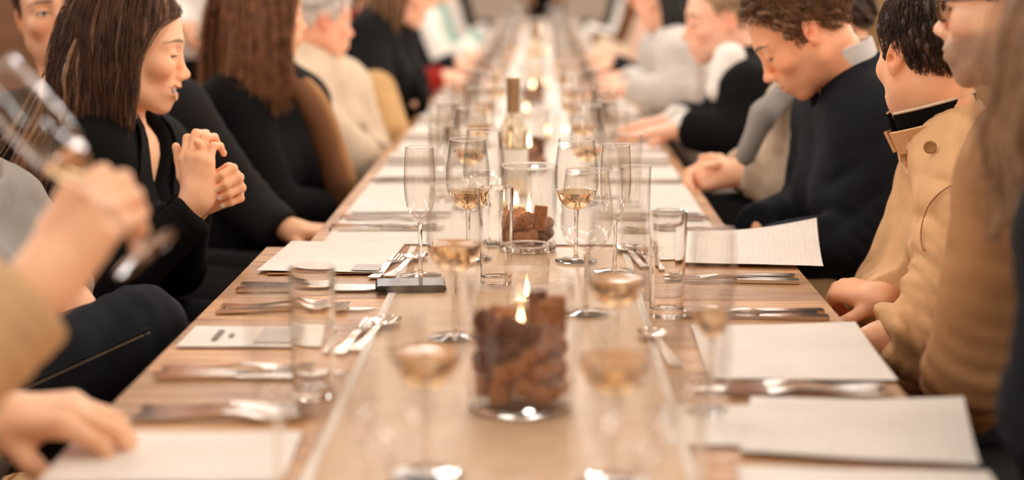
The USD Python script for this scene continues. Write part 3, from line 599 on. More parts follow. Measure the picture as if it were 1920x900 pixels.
# ------------------------------------------------------------------ the head
def ear_local(s): return V(-.012, s * .0745, -.002)
def head_sdf(p, sex='m', smile=0., mouth=False, eyes=False, beard=False, old=0.):
    """Signed distance of a head; x forwards, y left, z up, origin between the ears."""
    w = .965 if sex == 'f' else 1.
    q = p * np.array([1, 1, 1], np.float32); a = np.abs(q[:, 1]); S = np.stack([q[:, 0], a, q[:, 2]], 1)    # mirrored half
    d = s_ell(q, (-.013, 0, .042), (.098, .0755, .086))
    d = smin(d, s_ell(q, (.028, 0, .004), (.060, .062 * w, .085)), .03)
    jw = 1. if sex == 'm' else .88
    d = smin(d, s_rc(S, (.0, .050 * jw, -.058), (.058, .013, -.096), .019, .015), .034)
    d = smin(d, s_ell(q, (.045, 0, -.062), (.043, .040 * jw, .038)), .025)
    d = smin(d, s_sph(q, (.069 if sex == 'm' else .072, 0, -.100), .0155 if sex == 'm' else .0135), .022)
    d = smin(d, s_rc(S, (.0, .045, -.02), (.022, .032, -.072), .026, .018), .03)
    ck = .004 * smile
    d = smin(d, s_ell(S, (.056 + ck * .5, .040, -.026 + ck), (.023 + ck, .021 + ck, .019 + ck)), .022)
    d = smin(d, s_rc(S, (.083, .010, .026), (.066, .046, .022), .0085 if sex == 'm' else .006, .006), .022)
    d = smax(d, -s_ell(S, (.099, .031, .006), (.018, .017, .0125)), .016)                                   # orbits
    d = smin(d, s_ell(S, (.0765, .031, .003), (.0125, .0145, .0105)), .006)                                  # lids
    if eyes: d = smax(d, -s_ell(S, (.089, .031, .002), (.008, .0125, .0048)), .002)
    nb = .0075 if sex == 'm' else .006; nx = 0. if sex == 'm' else -.0025
    d = smin(d, s_rc(q, (.0835, 0, .016), (.104 + nx, 0, -.030), nb, .0085), .013)
    d = smin(d, s_ell(q, (.1085 + nx, 0, -.0340), (.0095, .0098, .0085) if sex == 'f' else (.0105, .0105, .0095)), .010)
    d = smin(d, s_ell(S, (.0985, .0122, -.0380), (.0095, .0068, .0070)), .008)
    d = smax(d, -s_ell(S, (.1035, .0062, -.0465), (.006, .0035, .0045)), .003)                              # nostrils
    d = smin(d, s_ell(q, (.078, 0, -.064), (.0215, .027, .024)), .018)                                      # muzzle
    mw = .021 + .008 * smile; up = .007 * smile; zc = -.0665 + up * np.clip((a / mw) ** 2, 0, 1.6); back = .18 * a ** 1.4
    P1 = np.stack([q[:, 0] + back, a * 0, q[:, 2] - zc], 1)
    lip = lambda x, z, rx, rz: np.sqrt(((P1[:, 0] - x) / rx) ** 2 + ((P1[:, 2] - z) / rz) ** 2 + (a / mw) ** 4)
    lu, ll = lip(.0955, .0045 + .002 * mouth, .006, .0052), lip(.0940, -.0065 - .0055 * mouth, .0062, .0058)
    d = smin(d, (lu - 1) * .005, .005); d = smin(d, (ll - 1) * .0055, .005)
    if mouth: d = smax(d, -((np.sqrt(((P1[:, 0] - .098) / .018) ** 2 + ((P1[:, 2] + .0046) / .0100) ** 2 + (a / (mw * .96)) ** 4) - 1) * .006), .003)
    else: d = smax(d, -((np.sqrt(((P1[:, 0] - .102) / .008) ** 2 + ((P1[:, 2]) / .0012) ** 2 + (a / mw) ** 4) - 1) * .0012), .003)
    if smile: d = smax(d, -s_rc(S, (.088, .024, -.040), (.078, .036, -.068), .0022, .0012), .008)          # folds beside the mouth
    # ears
    for s in (1, -1):
        c = ear_local(s); e = p - c.astype(np.float32); e[:, 1] *= s
        ca, sa = math.cos(.24), math.sin(.24); cb, sb = math.cos(.42), math.sin(.42)
        ex = e[:, 0] * ca + e[:, 2] * sa; ez = -e[:, 0] * sa + e[:, 2] * ca                                   # tilt back
        fx = ex * cb + e[:, 1] * sb; fy = -ex * sb + e[:, 1] * cb; E = np.stack([fx, fy, ez], 1)
        taper = np.clip(1 + ez * 6, .62, 1.25)
        ed = s_ell(np.stack([fx / taper, fy, ez], 1), (-.004, .006, 0), (.0165, .0065, .031))
        ed = smax(ed, -s_ell(np.stack([fx / taper, fy, ez], 1), (-.003, .0125, .004), (.0118, .0062, .0215)), .003)
        ed = smin(ed, s_rc(E, (-.0085, .0085, .014), (-.0075, .008, -.012), .0026, .003), .004)
        ed = smin(ed, s_ell(E, (.0085, .0065, -.004), (.0035, .004, .006)), .004)
        ed = smax(ed, -s_ell(E, (.003, .010, -.005), (.0055, .008, .007)), .003)
        d = smin(d, ed, .006)
    return d
def face_tint(L, base, sex='m', smile=0., lash='down', brow=(.05, .03, .02), stubble=0., lips=None, seed=0, blush=1.):
    """Skin colours of the head's own: lips, brows, lashes, red of cheeks, nose and ears, beard stubble. L: head-local vertices."""
    c = np.tile(np.asarray(base, float), (len(L), 1)); x, y, z = L.T; a = np.abs(y)
    n = meshkit.fbm(L * 60, 3, seed); c *= (1 + .10 * (n - .5))[:, None]
    def put(m, col, k=1.):
        m = np.clip(m * k, 0, 1)[:, None]; c[:] = c * (1 - m) + np.asarray(col) * m
    g = lambda cx, cy, cz, r: np.exp(-(((x - cx) ** 2 + (a - cy) ** 2 + (z - cz) ** 2) / r ** 2))
    red = np.asarray(base) * [1.0, .66, .56]
    put(g(.07, .042, -.03, .022), red, .55 * blush); put(g(.108, 0, -.034, .016), red, .5 * blush); put(g(-.015, .085, -.002, .028), red, .75 * blush); put(g(.07, 0, -.1, .016), red, .25 * blush)
    mw = .021 + .008 * smile; zc = -.0665 + .007 * smile * np.clip((a / mw) ** 2, 0, 1.6)
    le = np.sqrt(((z - zc + .001 + .002 * (smile > .8)) / (.0105 + .004 * (smile > .8))) ** 2 + (a / (mw * .98)) ** 2); put(np.clip((1.05 - le) * 6, 0, 1) * (x > .07), lips if lips is not None else np.asarray(base) * [.86, .52, .46], .8)
    put(np.clip((.0011 - np.abs(z - zc)) / .0011, 0, 1) * (a < mw) * (x > .07), np.asarray(base) * .15, .8)
    if stubble:
        m = np.clip((-.028 - z - .25 * np.maximum(x - .05, 0)) / .02, 0, 1) * np.clip((x + .015) / .02, 0, 1) * (z > -.14); m = np.where((le < 1.), 0, m); put(m, (.10, .06, .035), stubble * (.75 + .5 * (n - .5)))
    ec = (a - .031) / .0165; inside = (np.abs(ec) < 1) & (x > .05)
    zl = {'down': -.003 - .0035 * (1 - ec ** 2), 'smile': .0005 + .0030 * (1 - ec ** 2) - .001, 'open': .002 + .0048 * (1 - ec ** 2)}[lash]
    put(np.clip((.0026 - np.abs(z - zl)) / .0012, 0, 1) * inside, (.02, .012, .01), .95)
    put(np.clip((.0016 - np.abs(z - zl - .0075 + .002 * ec)) / .0012, 0, 1) * inside, np.asarray(base) * [.7, .5, .42], .6)
    be = (a - .035) / .025; zb = (.0265 if sex == 'f' else .0245) + .004 * (1 - be ** 2) - .002 * be; th = (.0040 if sex == 'f' else .0045) * (1 - .55 * np.clip(be, 0, 1))
    put(np.clip((th - np.abs(z - zb)) / .0018, 0, 1) * (np.abs(be) < 1) * (x > .035), brow, .85 if sex == 'm' else .8)
    return np.clip(c, 0, 1)
# ------------------------------------------------------------------ hands
def rodr(v, ax, a): ax = unit(ax); return v * math.cos(a) + np.cross(ax, v) * math.sin(a) + ax * (ax @ v) * (1 - math.cos(a))
F_BASE = [(.088, .027, .0), (.092, .008, .002), (.088, -.011, .001), (.079, -.028, -.002)]
F_LEN = [(.043, .025, .021), (.047, .029, .022), (.043, .027, .021), (.034, .020, .019)]
F_RAD = [(.0097, .0085, .0078, .0066), (.0099, .0087, .0080, .0068), (.0094, .0083, .0076, .0065), (.0084, .0073, .0067, .0058)]
class Hand:
    """wrist, pointing direction, back-of-hand direction; side +1 when the thumb lies along (back x pointing)... of a left hand, -1 of a right hand."""
    def __init__(s, wrist, point, back, side, curl, thumb=((.55, .75, -.35), (.75, .45, -.45), (.9, .25, -.3)), spread=.06, k=1., thumb_curl=0.):
        X = unit(point); Z = unit(back - X * (X @ back)); Y = np.cross(Z, X) * side                              # Y towards the thumb
        s.X, s.Y, s.Z, s.k, s.w0 = X, Y, Z, k, np.asarray(wrist, float)
        W = lambda x, y, z: s.w0 + k * (X * x + Y * y + Z * z)
        s.palm = []; s.bones = []; s.tips = []
        for i, (bx_, by, bz) in enumerate(F_BASE):
            s.palm.append((W(.008, by * .55, 0), W(bx_, by, bz), .0155 * k, (.0125 - .001 * (i == 3)) * k))
        s.palm.append((W(.02, .012, -.009), W(.05, .016, -.012), .015 * k, .012 * k)); s.palm.append((W(.02, -.016, -.008), W(.06, -.022, -.008), .014 * k, .011 * k))
        for i in range(4):
            cs = curl[i] if np.ndim(curl[i]) else (curl[i], curl[i] * 1.1, curl[i] * .75)
            sp = spread * (1.5 - i) ; dirv = rodr(X, Z, sp * (1 if np.cross(X, Y) @ Z > 0 else -1)); ax = np.cross(dirv, -Z); p = W(*F_BASE[i]); up = Z.copy()
            chain = [p]
            for j in range(3):
                dirv = rodr(dirv, ax, cs[j]); up = rodr(up, ax, cs[j]); q = p + dirv * F_LEN[i][j] * k
                s.bones.append((p, q, F_RAD[i][j] * k, F_RAD[i][j + 1] * k)); p = q; chain.append(q)
            s.tips.append((chain, dirv, up, F_RAD[i][3] * k))
        p = W(.022, .020, -.008); L = (.046, .032, .026); R = (.0135, .0108, .0098, .0078); tu = Z
        for j in range(3):
            dv = unit(X * thumb[j][0] + Y * thumb[j][1] + Z * thumb[j][2]); q = p + dv * L[j] * k
            s.bones.append((p, q, R[j] * k, R[j + 1] * k)); p = q
        s.thumb_tip = (p, dv)
    def sdf(s, P):
        d = None
        for a, b, ra, rb in s.palm:
            e = s_rc(P, a, b, ra, rb); d = e if d is None else smin(d, e, .012)
        for f in range(5):
            fd = None
            for a, b, ra, rb in s.bones[3 * f:3 * f + 3]:
                e = s_rc(P, a, b, ra, rb); fd = e if fd is None else smin(fd, e, .004)
            d = smin(d, fd, .007 if f < 4 else .012)
        return d
    def pts(s): return np.array([b for _, b, _, _ in s.bones] + [a for a, _, _, _ in s.palm] + [b for _, b, _, _ in s.palm])
    def nails(s):
        out = []
        for chain, dv, up, r in s.tips:
            up = unit(up - dv * (dv @ up)); c = chain[-1] + up * r * .72 - dv * .002; m = trimesh.creation.icosphere(2, 1.); B = np.stack([dv * .0062, np.cross(up, dv) * .0048, up * .0022]) * s.k
            m.vertices = m.vertices @ B + c; out.append(m)
        return out
MAT['skin'] = M('skin', {'a': ('attribute', {'attribute': 'tint'}), 'tc': ('texture_coordinate', {}), 'n': ('noise_texture', {'scale': 420., 'detail': 2.}), 'b': ('bump', {'strength': .12, 'distance': .001}),
                         'p': ('principled_bsdf', {'roughness': .48, 'subsurface_weight': .12, 'subsurface_scale': .008})},
                [('a.color', 'p.base_color'), ('tc.object', 'n.vector'), ('n.fac', 'b.height'), ('b.normal', 'p.normal')], 'p.BSDF')
MAT['eye'] = plain('eye_white', lin(225, 215, 205), .15, .02, 30); MAT['iris'] = plain('eye_iris', lin(50, 34, 24), .1, .1, 80)
MAT['teeth'] = plain('teeth', lin(240, 232, 220), .25, .02, 60); MAT['nail'] = plain('pale_nail', lin(240, 222, 208), .2, .02, 60); MAT['nail_red'] = plain('red_nail', lin(150, 50, 35), .2, .02, 60)
def cloth(name, col, rough=.85, sheen=.15, bump=.35, bscale=420, var=.1):
    return plain(name, col, rough, var, 14, bump, bscale, specular_ior_level=.15)
CL = {k: cloth('cloth_' + k, lin(*c), **kw) for k, c, kw in [
    ('black', (10, 9, 9), dict(sheen=.05)), ('charcoal', (30, 27, 26), dict(sheen=.08)), ('navy', (24, 27, 32), dict(sheen=.08, bscale=260, bump=.5)), ('camel', (222, 176, 128), dict(sheen=.05, rough=.7)),
    ('tan', (172, 126, 84), dict(sheen=.05, rough=.7)), ('beige', (206, 170, 128), dict(sheen=.1)), ('cream', (214, 192, 166), dict()), ('white', (238, 232, 224), dict(sheen=.05)), ('grey', (150, 144, 138), dict(bscale=250, bump=.5)),
    ('lightgrey', (205, 197, 190), dict()), ('denim', (30, 33, 38), dict(bscale=500, bump=.6, var=.35)), ('khaki', (200, 160, 110), dict()), ('red', (140, 30, 22), dict()), ('teal', (150, 190, 175), dict()),
    ('darkgrey', (62, 60, 60), dict()), ('brown', (110, 72, 46), dict()), ('blush', (232, 190, 165), dict()), ('thread', (150, 134, 112), dict()), ('shirt_stripe', (222, 220, 216), dict())]}
def hair_mat(name, root, tip, rough=.32):
    nodes = {'h': ('hair_info', {}), 'r': ('rgb_ramp', {'ramp': [(0., root), (.35, root), (1., tip)]}), 'oi': ('noise_texture', {'scale': 38., 'detail': 3.}), 'tc': ('texture_coordinate', {}),
             'mr': ('map_range', {'from_min': .3, 'from_max': .7, 'to_min': .5, 'to_max': 1.9}), 'v': ('hsv', {}), 'p': ('principled_bsdf', {'roughness': rough + .2, 'specular_ior_level': .3})}
    return M(name, nodes, [('h.intercept', 'r.fac'), ('r.color', 'v.color'), ('tc.object', 'oi.vector'), ('oi.fac', 'mr.value'), ('mr.result', 'v.value'), ('v.color', 'p.base_color')], 'p.BSDF')
HAIR = {k: (hair_mat('hair_' + k, lin(*a), lin(*b)), plain('hair_lock_' + k, tuple(np.array(lin(*a)) * .6 + np.array(lin(*b)) * .25), .5, .35, 90)) for k, a, b in [
    ('dark', (74, 47, 31), (205, 148, 94)), ('brown', (128, 84, 54), (176, 120, 78)), ('short_dark', (56, 38, 26), (84, 58, 40)), ('short_brown', (82, 56, 36), (128, 92, 60)), ('mid_brown', (108, 76, 50), (160, 118, 78)), ('blond', (150, 118, 84), (214, 178, 138)),
    ('white', (226, 216, 206), (240, 232, 224)), ('black', (20, 16, 14), (34, 26, 22)), ('ginger', (140, 78, 40), (176, 110, 64)), ('ashblond', (148, 114, 84), (226, 190, 150))]}
SKIN = lin(237, 178, 138)
E_C, E_R = V(-.013, 0, .042), V(.098, .0755, .086)
HL_MEN = ([-.13, -.09, -.05, -.034, -.03, .003, .008, .022, .028, .05, .075, .1], [-.03, -.062, -.058, -.03, .028, .03, -.022, -.012, .045, .062, .088, .12])
HL_WOMEN = ([-.13, -.06, -.02, .0, .02, .04, .07, .1], [-.055, -.06, -.045, -.02, .02, .05, .082, .12])
def strands(F, n, seed, hairline, comb, length=None, zend=None, grav=.2, lift=(.003, .012), steps=14, wob=.0015, body=(), front=None, zn=.012, grow=None, maxlen=.5, stick=False):
    """Strands of hair (n, steps, 3): rooted on the scalp, combed, falling, kept outside the head and the capsules in BODY."""
    r = np.random.default_rng(seed); u = r.normal(size=(n * 6, 3)); u /= np.linalg.norm(u, axis=1)[:, None]; p = E_C + u * E_R
    p = p[p[:, 2] > np.interp(p[:, 0], *hairline) + .004 * r.normal(size=len(p))][:n]; n = len(p)
    nr = (p - E_C) / E_R ** 2; nr /= np.linalg.norm(nr, axis=1)[:, None]
    v = comb(p) + nr * .25 + r.normal(size=p.shape) * .08; v -= nr * np.minimum((v * nr).sum(1), .25 * 0 + (v * nr).sum(1))[:, None] * .85; v /= np.linalg.norm(v, axis=1)[:, None] + 1e-9
    lf = r.uniform(*lift, n)[:, None]; g = F.d(0, 0, 0) * 0; gw = V(0, 0, -1) @ F.R.T        # gravity in head space
    if zend is not None:
        ze = zend + zn * r.normal(size=n); L = np.full(n, maxlen); zl = F.w(p)[:, 2]
        L = np.minimum(np.maximum(zl - ze, .03) * 1.12 + .03, maxlen)
    else: L = length * r.uniform(.6, 1.15, n)
    st = (L / (steps - 1))[:, None]; out = [p]
    ph = r.uniform(0, 6.28, (n, 3)); fq = r.uniform(10, 26, (n, 1))
    for i in range(1, steps):
        v = v * (1 - grav) + gw * grav; v /= np.linalg.norm(v, axis=1)[:, None]; q = out[-1] + v * st
        R = E_R + lf * min(1, i / 3); k = np.sqrt((((q - E_C) / R) ** 2).sum(1))[:, None]; q = np.where((k < 1) | stick, E_C + (q - E_C) / np.maximum(k, .05), q)
        for a, b, rr in body:
            ab = b - a; h = np.clip(((q - a) @ ab) / (ab @ ab), 0, 1)[:, None]; c = a + h * ab; dd = q - c; ln = np.linalg.norm(dd, axis=1)[:, None]; lim = rr + lf * .7; q = np.where(ln < lim, c + dd / np.maximum(ln, 1e-4) * lim, q)
        if front is not None: q[:, 0] = np.minimum(q[:, 0], np.interp(q[:, 2], *front) + .006 * np.sin(ph[:, 0]))
        nv = q - out[-1]; v = nv / (np.linalg.norm(nv, axis=1)[:, None] + 1e-9); out.append(q)
    S = np.stack(out, 1); t = np.linspace(0, 1, steps)[None, :, None]
    S = S + wob * np.sin(fq[:, None] * t + ph[:, None, :]) * t
    return F.w(S.reshape(-1, 3)).reshape(S.shape)
def add_hair(par, F, mat, n_lock, n_strand, seed, lock_r=.006, width=.0011, name='hair', **kw):
    S = strands(F, n_lock, seed, **{**kw, 'lift': (kw.get('lift', (.003, .012))[0] * .5, kw.get('lift', (.003, .012))[1] * .75)}); k = S.shape[1]
    rad = lock_r * np.r_[np.linspace(.8, 1., k // 2), np.linspace(1., .35, k - k // 2)]
    cap = trimesh.creation.icosphere(3, 1.); cv = E_C + cap.vertices * (E_R + .002); z = np.interp(cv[:, 0], *kw['hairline']); keep = (cv[:, 2] > z - .002)[cap.faces].all(1)
    sh = trimesh.Trimesh(F.w(cv), cap.faces[keep], process=False); sh.remove_unreferenced_vertices()
    h = obj(name, cat(sh, *[tube(s, rad, 5) for s in S]), mat[1], par, smooth=True)
    if n_strand:
        S = strands(F, n_strand, seed + 1, **kw); c = UsdGeom.BasisCurves.Define(stage, str(h.GetPath()) + '/strands')
        S = np.concatenate([S[:, :1], S, S[:, -1:]], 1); c.CreateTypeAttr('cubic'); c.CreateBasisAttr('catmullRom'); c.CreateWrapAttr('nonperiodic')
        c.CreateCurveVertexCountsAttr(Vt.IntArray.FromNumpy(np.full(len(S), S.shape[1], np.int32))); c.CreatePointsAttr(Vt.Vec3fArray.FromNumpy(S.reshape(-1, 3).astype(np.float32)))
        w = np.tile(width * np.r_[1, np.linspace(1, .35, S.shape[1] - 1)], len(S)); c.CreateWidthsAttr(Vt.FloatArray.FromNumpy(w.astype(np.float32))); c.SetWidthsInterpolation('vertex')
        UsdShade.MaterialBindingAPI.Apply(c.GetPrim()).Bind(mat[0])
    return h
back = lambda b=1., dn=.2, side=0.: (lambda p: np.stack([np.full(len(p), -b), np.full(len(p), side), np.full(len(p), -dn)], 1))
def part_comb(py, b=.35, dn=.3): return lambda p: np.stack([np.full(len(p), -b), np.sign(p[:, 1] - py) * 1., np.full(len(p), -dn)], 1)
def vnormals(m):
    v, f, n = meshkit.arrays(m, True); return n
def fold(m, spots, seed, base=.0025, scale=9.):
    """Pushes a garment's surface into folds: gentle everywhere, stronger waves around SPOTS (centre, axis of the waves, wavelength, depth, reach)."""
    v = np.array(m.vertices); n = vnormals(m)
    d = base * 2 * (meshkit.fbm(v * scale, 3, seed) - .5)
    for c, ax, wl, amp, reach in spots:
        q = v - np.asarray(c); w = np.exp(-(q ** 2).sum(1) / reach ** 2); ph = (q @ unit(ax)) / wl * 6.283 + 5 * meshkit.fbm(v * 7, 2, seed + 3)
        d += amp * w * (np.abs(np.sin(ph / 2)) - .6)
    m.vertices = v + n * d[:, None]; return m
def unite(ms, cs):
    """One continuous skin from overlapping pieces, their colours carried along."""
    import manifold3d as m3
    r = None
    for m, c in zip(ms, cs):
        k = m3.Manifold(m3.Mesh(np.hstack([m.vertices, c]).astype(np.float32), np.asarray(m.faces).astype(np.uint32)))
        if k.status() != m3.Error.NoError: print('not united', k.status()); return cat(*ms), np.vstack(cs)
        r = k if r is None else r + k
    parts = sorted(r.decompose(), key=lambda q: -q.num_vert()); r = m3.Manifold.compose([q for q in parts if q.num_vert() > 300]) if len(parts) > 1 else r
    o = r.to_mesh(); vp = np.array(o.vert_properties); return trimesh.Trimesh(vp[:, :3], np.array(o.tri_verts), process=False), vp[:, 3:6]
def person(label, head, J, sex='m', top=('sweater', 'black', .012), bottom=('trousers', 'charcoal'), skin=SKIN, face=None, tint=None, hands=None, res=(.0045, .011), neck_r=None, vneck=None, spots=(), foldbase=.003, extra=None, open_neck=.066,
           build=1., cuff=True, lean_chest=.1):
    hp, yaw, pitch, roll, hk = head; f, u = turn(yaw, pitch, roll); F = Frame(hp, f, u, hk); skin = np.minimum(np.asarray(skin) * 1.12, 1.); face = face or {}; tint = tint or {}
    t = thing('person', label, 'person'); N, SL, SR = [np.asarray(J[k], float) for k in ('N', 'SL', 'SR')]; EL, ER, WL, WR = [np.asarray(J[k], float) for k in ('EL', 'ER', 'WL', 'WR')]
    HL_, HR_, KL, KR, AL, AR = [np.asarray(J[k], float) for k in ('HL', 'HR', 'KL', 'KR', 'AL', 'AR')]
    hands = {k: h for k, h in (hands or {}).items() if h}; neck_r = neck_r or (.055 if sex == 'm' else .045); b = build
    pel = (HL_ + HR_) / 2; ms = (SL + SR) / 2; up = unit(ms - pel); lft = unit(SL - SR); fw = unit(np.cross(lft, up))
    cf = ms - up * .14 + fw * .01; wa = pel + up * .16
    hb = F.w(-.028, 0, -.045)
    def torso(P, o=0.):
        d = s_rc(P, SL - lft * .03, SR + lft * .03, (.058 + o) * b, (.058 + o) * b)
        for s, S in ((1, SL), (-1, SR)):
            d = smin(d, s_rc(P, N - up * .005, S - up * .005, (.050 if sex == 'm' else .042) + o, .052 + o), .04)
            d = smin(d, s_rc(P, cf + lft * s * .075 * b + fw * .015, wa + lft * s * .05 * b, (.098 + o) * b, (.098 + o) * b), .06)
            if sex == 'f': d = smin(d, s_sph(P, cf + lft * s * .075 + fw * .075 - up * .02, .055 + o), .05)
        d = smin(d, s_rc(P, HL_, HR_, (.105 + o) * b, (.105 + o) * b), .08); return d
    def arm(P, S, E, W, o=0., ra=1.): return smin(s_rc(P, S, E, (.054 + o) * ra, (.043 + o) * ra), s_rc(P, E, W, (.043 + o) * ra, (.031 + o) * ra), .02)
    ar = .92 if sex == 'f' else 1.05
    def legs(P, o=0.):
        d = None
        for H, K, A in ((HL_, KL, AL), (HR_, KR, AR)):
            e = smin(s_rc(P, H, K, .085 + o, .060 + o), s_rc(P, K, A, .058 + o, .040 + o), .03); d = e if d is None else smin(d, e, .03)
        return d
    # the body: head, neck and hands fine, what the clothes cover coarser, all one mesh
    def upper(P): return smin(smin(head_sdf(F.loc(P), sex, **face) * hk, s_rc(P, hb, N - up * .03, neck_r, neck_r * 1.06), .028), torso(P, -.012), .035)
    lo = np.minimum(F.o - .16, N - .13); hi = np.maximum(F.o + .16, N + .13)
    m1 = solid(upper, lo, hi, res[0]); L = F.loc(np.array(m1.vertices, np.float32)).astype(float); c1 = face_tint(L, skin, sex, face.get('smile', 0), **tint)
    ms_ = [m1]; cs = [c1]
    def covered(P):
        d = smin(torso(P, -.022), np.minimum(s_rc(P, pel, ms, .065, .065), s_rc(P, SL, SR, .046, .046)), .03); d = smin(d, arm(P, SL, EL, WL, -.010, ar), .02); d = smin(d, arm(P, SR, ER, WR, -.010, ar), .02); d = smin(d, legs(P, -.010), .03)
        for A in (AL, AR): d = smin(d, s_rc(P, A, A + fw * [1, 1, 0] * .16 - [0, 0, .035], .036, .030), .02)
        return d
    al = np.array([SL, SR, EL, ER, WL, WR, HL_, HR_, KL, KR, AL, AR, N, AL + fw * .2, AR + fw * .2]); m2 = solid(covered, al.min(0) - .13, al.max(0) + .13, .02); ms_.append(m2); cs.append(np.tile(skin, (len(m2.vertices), 1)))
    if hands:
        hs = list(hands.items()); pp = np.vstack([h.pts() for _, h in hs] + [WL[None] if 'L' in hands else WR[None]])
        def hsd(P):
            d = None
            for k, h in hs:
                W, E = (WL, EL) if k == 'L' else (WR, ER); e = smin(h.sdf(P), s_rc(P, W + (E - W) * .25, h.w0 + h.X * .02 * h.k, .030 * ar, .0235 * h.k), .02); d = e if d is None else smin(d, e, .003)
            return d
        groups = [hs] if len(hs) == 2 and np.linalg.norm(hs[0][1].w0 - hs[1][1].w0) < .25 else [[h] for h in hs]
        for hs in groups:
            pp = np.vstack([h.pts() for _, h in hs] + [((WL if k == 'L' else WR) + ((EL if k == 'L' else ER) - (WL if k == 'L' else WR)) * .25)[None] for k, _ in hs])
            m3 = solid(hsd, pp.min(0) - .04, pp.max(0) + .04, min(res[0] * .95, .0035 if res[0] < .0055 else .005)); c = np.tile(skin, (len(m3.vertices), 1)) * (1 + .16 * (meshkit.fbm(np.array(m3.vertices) * 70, 3, 2) - .5))[:, None]
            for _, h in hs:
                for a, bb, _, _ in h.bones:
                    w = np.exp(-((np.array(m3.vertices) - a) ** 2).sum(1) / .010 ** 2)[:, None]; c = c * (1 - .35 * w) + np.asarray(skin) * [1., .68, .58] * .35 * w
            ms_.append(m3); cs.append(c)
    bm, bc = unite(ms_, cs); body = obj('body', bm, MAT['skin'], t, smooth=True, attrs={'tint': bc})
    # garments
    tn, tm, th = top
    def garment(P):
        d = torso(P, th); d = smin(d, arm(P, SL, EL, WL, th, ar), .03); d = smin(d, arm(P, SR, ER, WR, th, ar), .03)
        for W, E in ((WL, EL), (WR, ER)):
            a = unit(W - E); q = P - (W + a * .004).astype(np.float32); d = np.where(np.sqrt((q * q).sum(1)) < .11, smax(d, q @ a.astype(np.float32), .006), d)
        d = smax(d, -s_rc(P, N + up * .16, N - up * .010 + fw * .012, open_neck * 1.15, open_neck), .012)
        if vneck: d = smax(d, -s_rc(P, N + fw * .06, N + fw * (.135 + vneck * .1) - up * vneck, .058, .012), .012)
        return d
    if True:
        al = np.array([SL, SR, EL, ER, WL, WR, HL_, HR_]); g = solid(garment, al.min(0) - .15, al.max(0) + .15, res[1])
        sp = list(spots)
        for S, E, W in ((SL, EL, WL), (SR, ER, WR)):
            sp += [(E, unit(W - S), .03, .011, .075), (W + (E - W) * .2, W - E, .022, .006, .05), (S + (E - S) * .25 - up * .02, unit(E - S) + lft * .3, .045, .007, .08)]
        fold(g, sp, int(abs(N[1]) * 100) % 97, foldbase)
        gm = obj(tn, g, CL[tm], t, smooth=True)
    else: gm = None
    lg = solid(lambda P: smin(legs(P, .006), s_rc(P, HL_, HR_, .115 * b, .115 * b), .05), np.array([HL_, HR_, KL, KR, AL, AR]).min(0) - .15, np.array([HL_, HR_, KL, KR, AL, AR]).max(0) + .15, res[1] * 1.5)
    fold(lg, [(K, K - H, .035, .009, .09) for H, K in ((HL_, KL), (HR_, KR))] + [(H + (K - H) * .25, K - H, .04, .006, .1) for H, K in ((HL_, KL), (HR_, KR))], 5, .003)
    tr = obj(bottom[0], lg, CL[bottom[1]], t, smooth=True)
    fl2 = unit(fw * [1, 1, 0])
    for A in (AL, AR):
        fs = lambda P: np.maximum(smin(s_rc(P, A - [0, 0, .03], A + fl2 * .15 - [0, 0, .045], .046, .040), s_rc(P, A, A - [0, 0, .03], .045, .046), .03), -(P[:, 2] - .004))
        pp = np.array([A, A + fl2 * .16]); obj('shoe', solid(fs, pp.min(0) - .1, pp.max(0) + .08, .018), CL['black'], t, smooth=True)
    return dict(t=t, F=F, N=N, up=up, fw=fw, lft=lft, body=body, top=gm, torso=torso, cf=cf, hb=hb)
def eyes_of(p, par=None):
    for s in (-1, 1):
        m = trimesh.creation.icosphere(3, .0118 * p['F'].k); m.apply_translation(p['F'].w(.0742, s * .031, .002)); e = obj('eye', m, MAT['eye'], p['body'], smooth=True)
        i = trimesh.creation.icosphere(2, .0066 * p['F'].k); i.apply_translation(p['F'].w(.0805, s * .0305, .002)); obj('iris', i, MAT['iris'], p['t'], smooth=True)
def collar(p, name, mat, r0, r1, h, a0=-150, a1=150, tilt=.0, th=.004, drop=.0, n=36, lift=0., par=None):
    """A standing band around the neck; angle 0 at the back."""
    A, B = [], []; ax = unit(unit(p['hb'] - p['N']) + p['up'] * .6)
    for a in np.radians(np.linspace(a0, a1, n)):
        dirv = -p['fw'] * math.cos(a) + p['lft'] * math.sin(a); fr = (1 - math.cos(a)) / 2
        c = p['N'] + p['fw'] * .012 + ax * lift
        A.append(c + dirv * r0 - ax * (drop * fr)); B.append(c + dirv * r1 + ax * (h - (drop + tilt) * fr))
    return obj(name, ribbon(A, B, th), mat, par or p['t'], smooth=40)
def drape(p, pts, width, off=.006):
    """A strip laid over the clothed chest along PTS (across, up, given from the neck base), pushed onto the surface."""
    out = []
    for x, z in pts:
        q = p['N'] + p['lft'] * x + p['up'] * z + p['fw'] * .25
        for _ in range(40):
            d = p['torso'](q[None].astype(np.float32), off)[0]
            if d < .0008: break
            q = q - p['fw'] * max(d, .0008)
        out.append(q)
    return np.array(out)
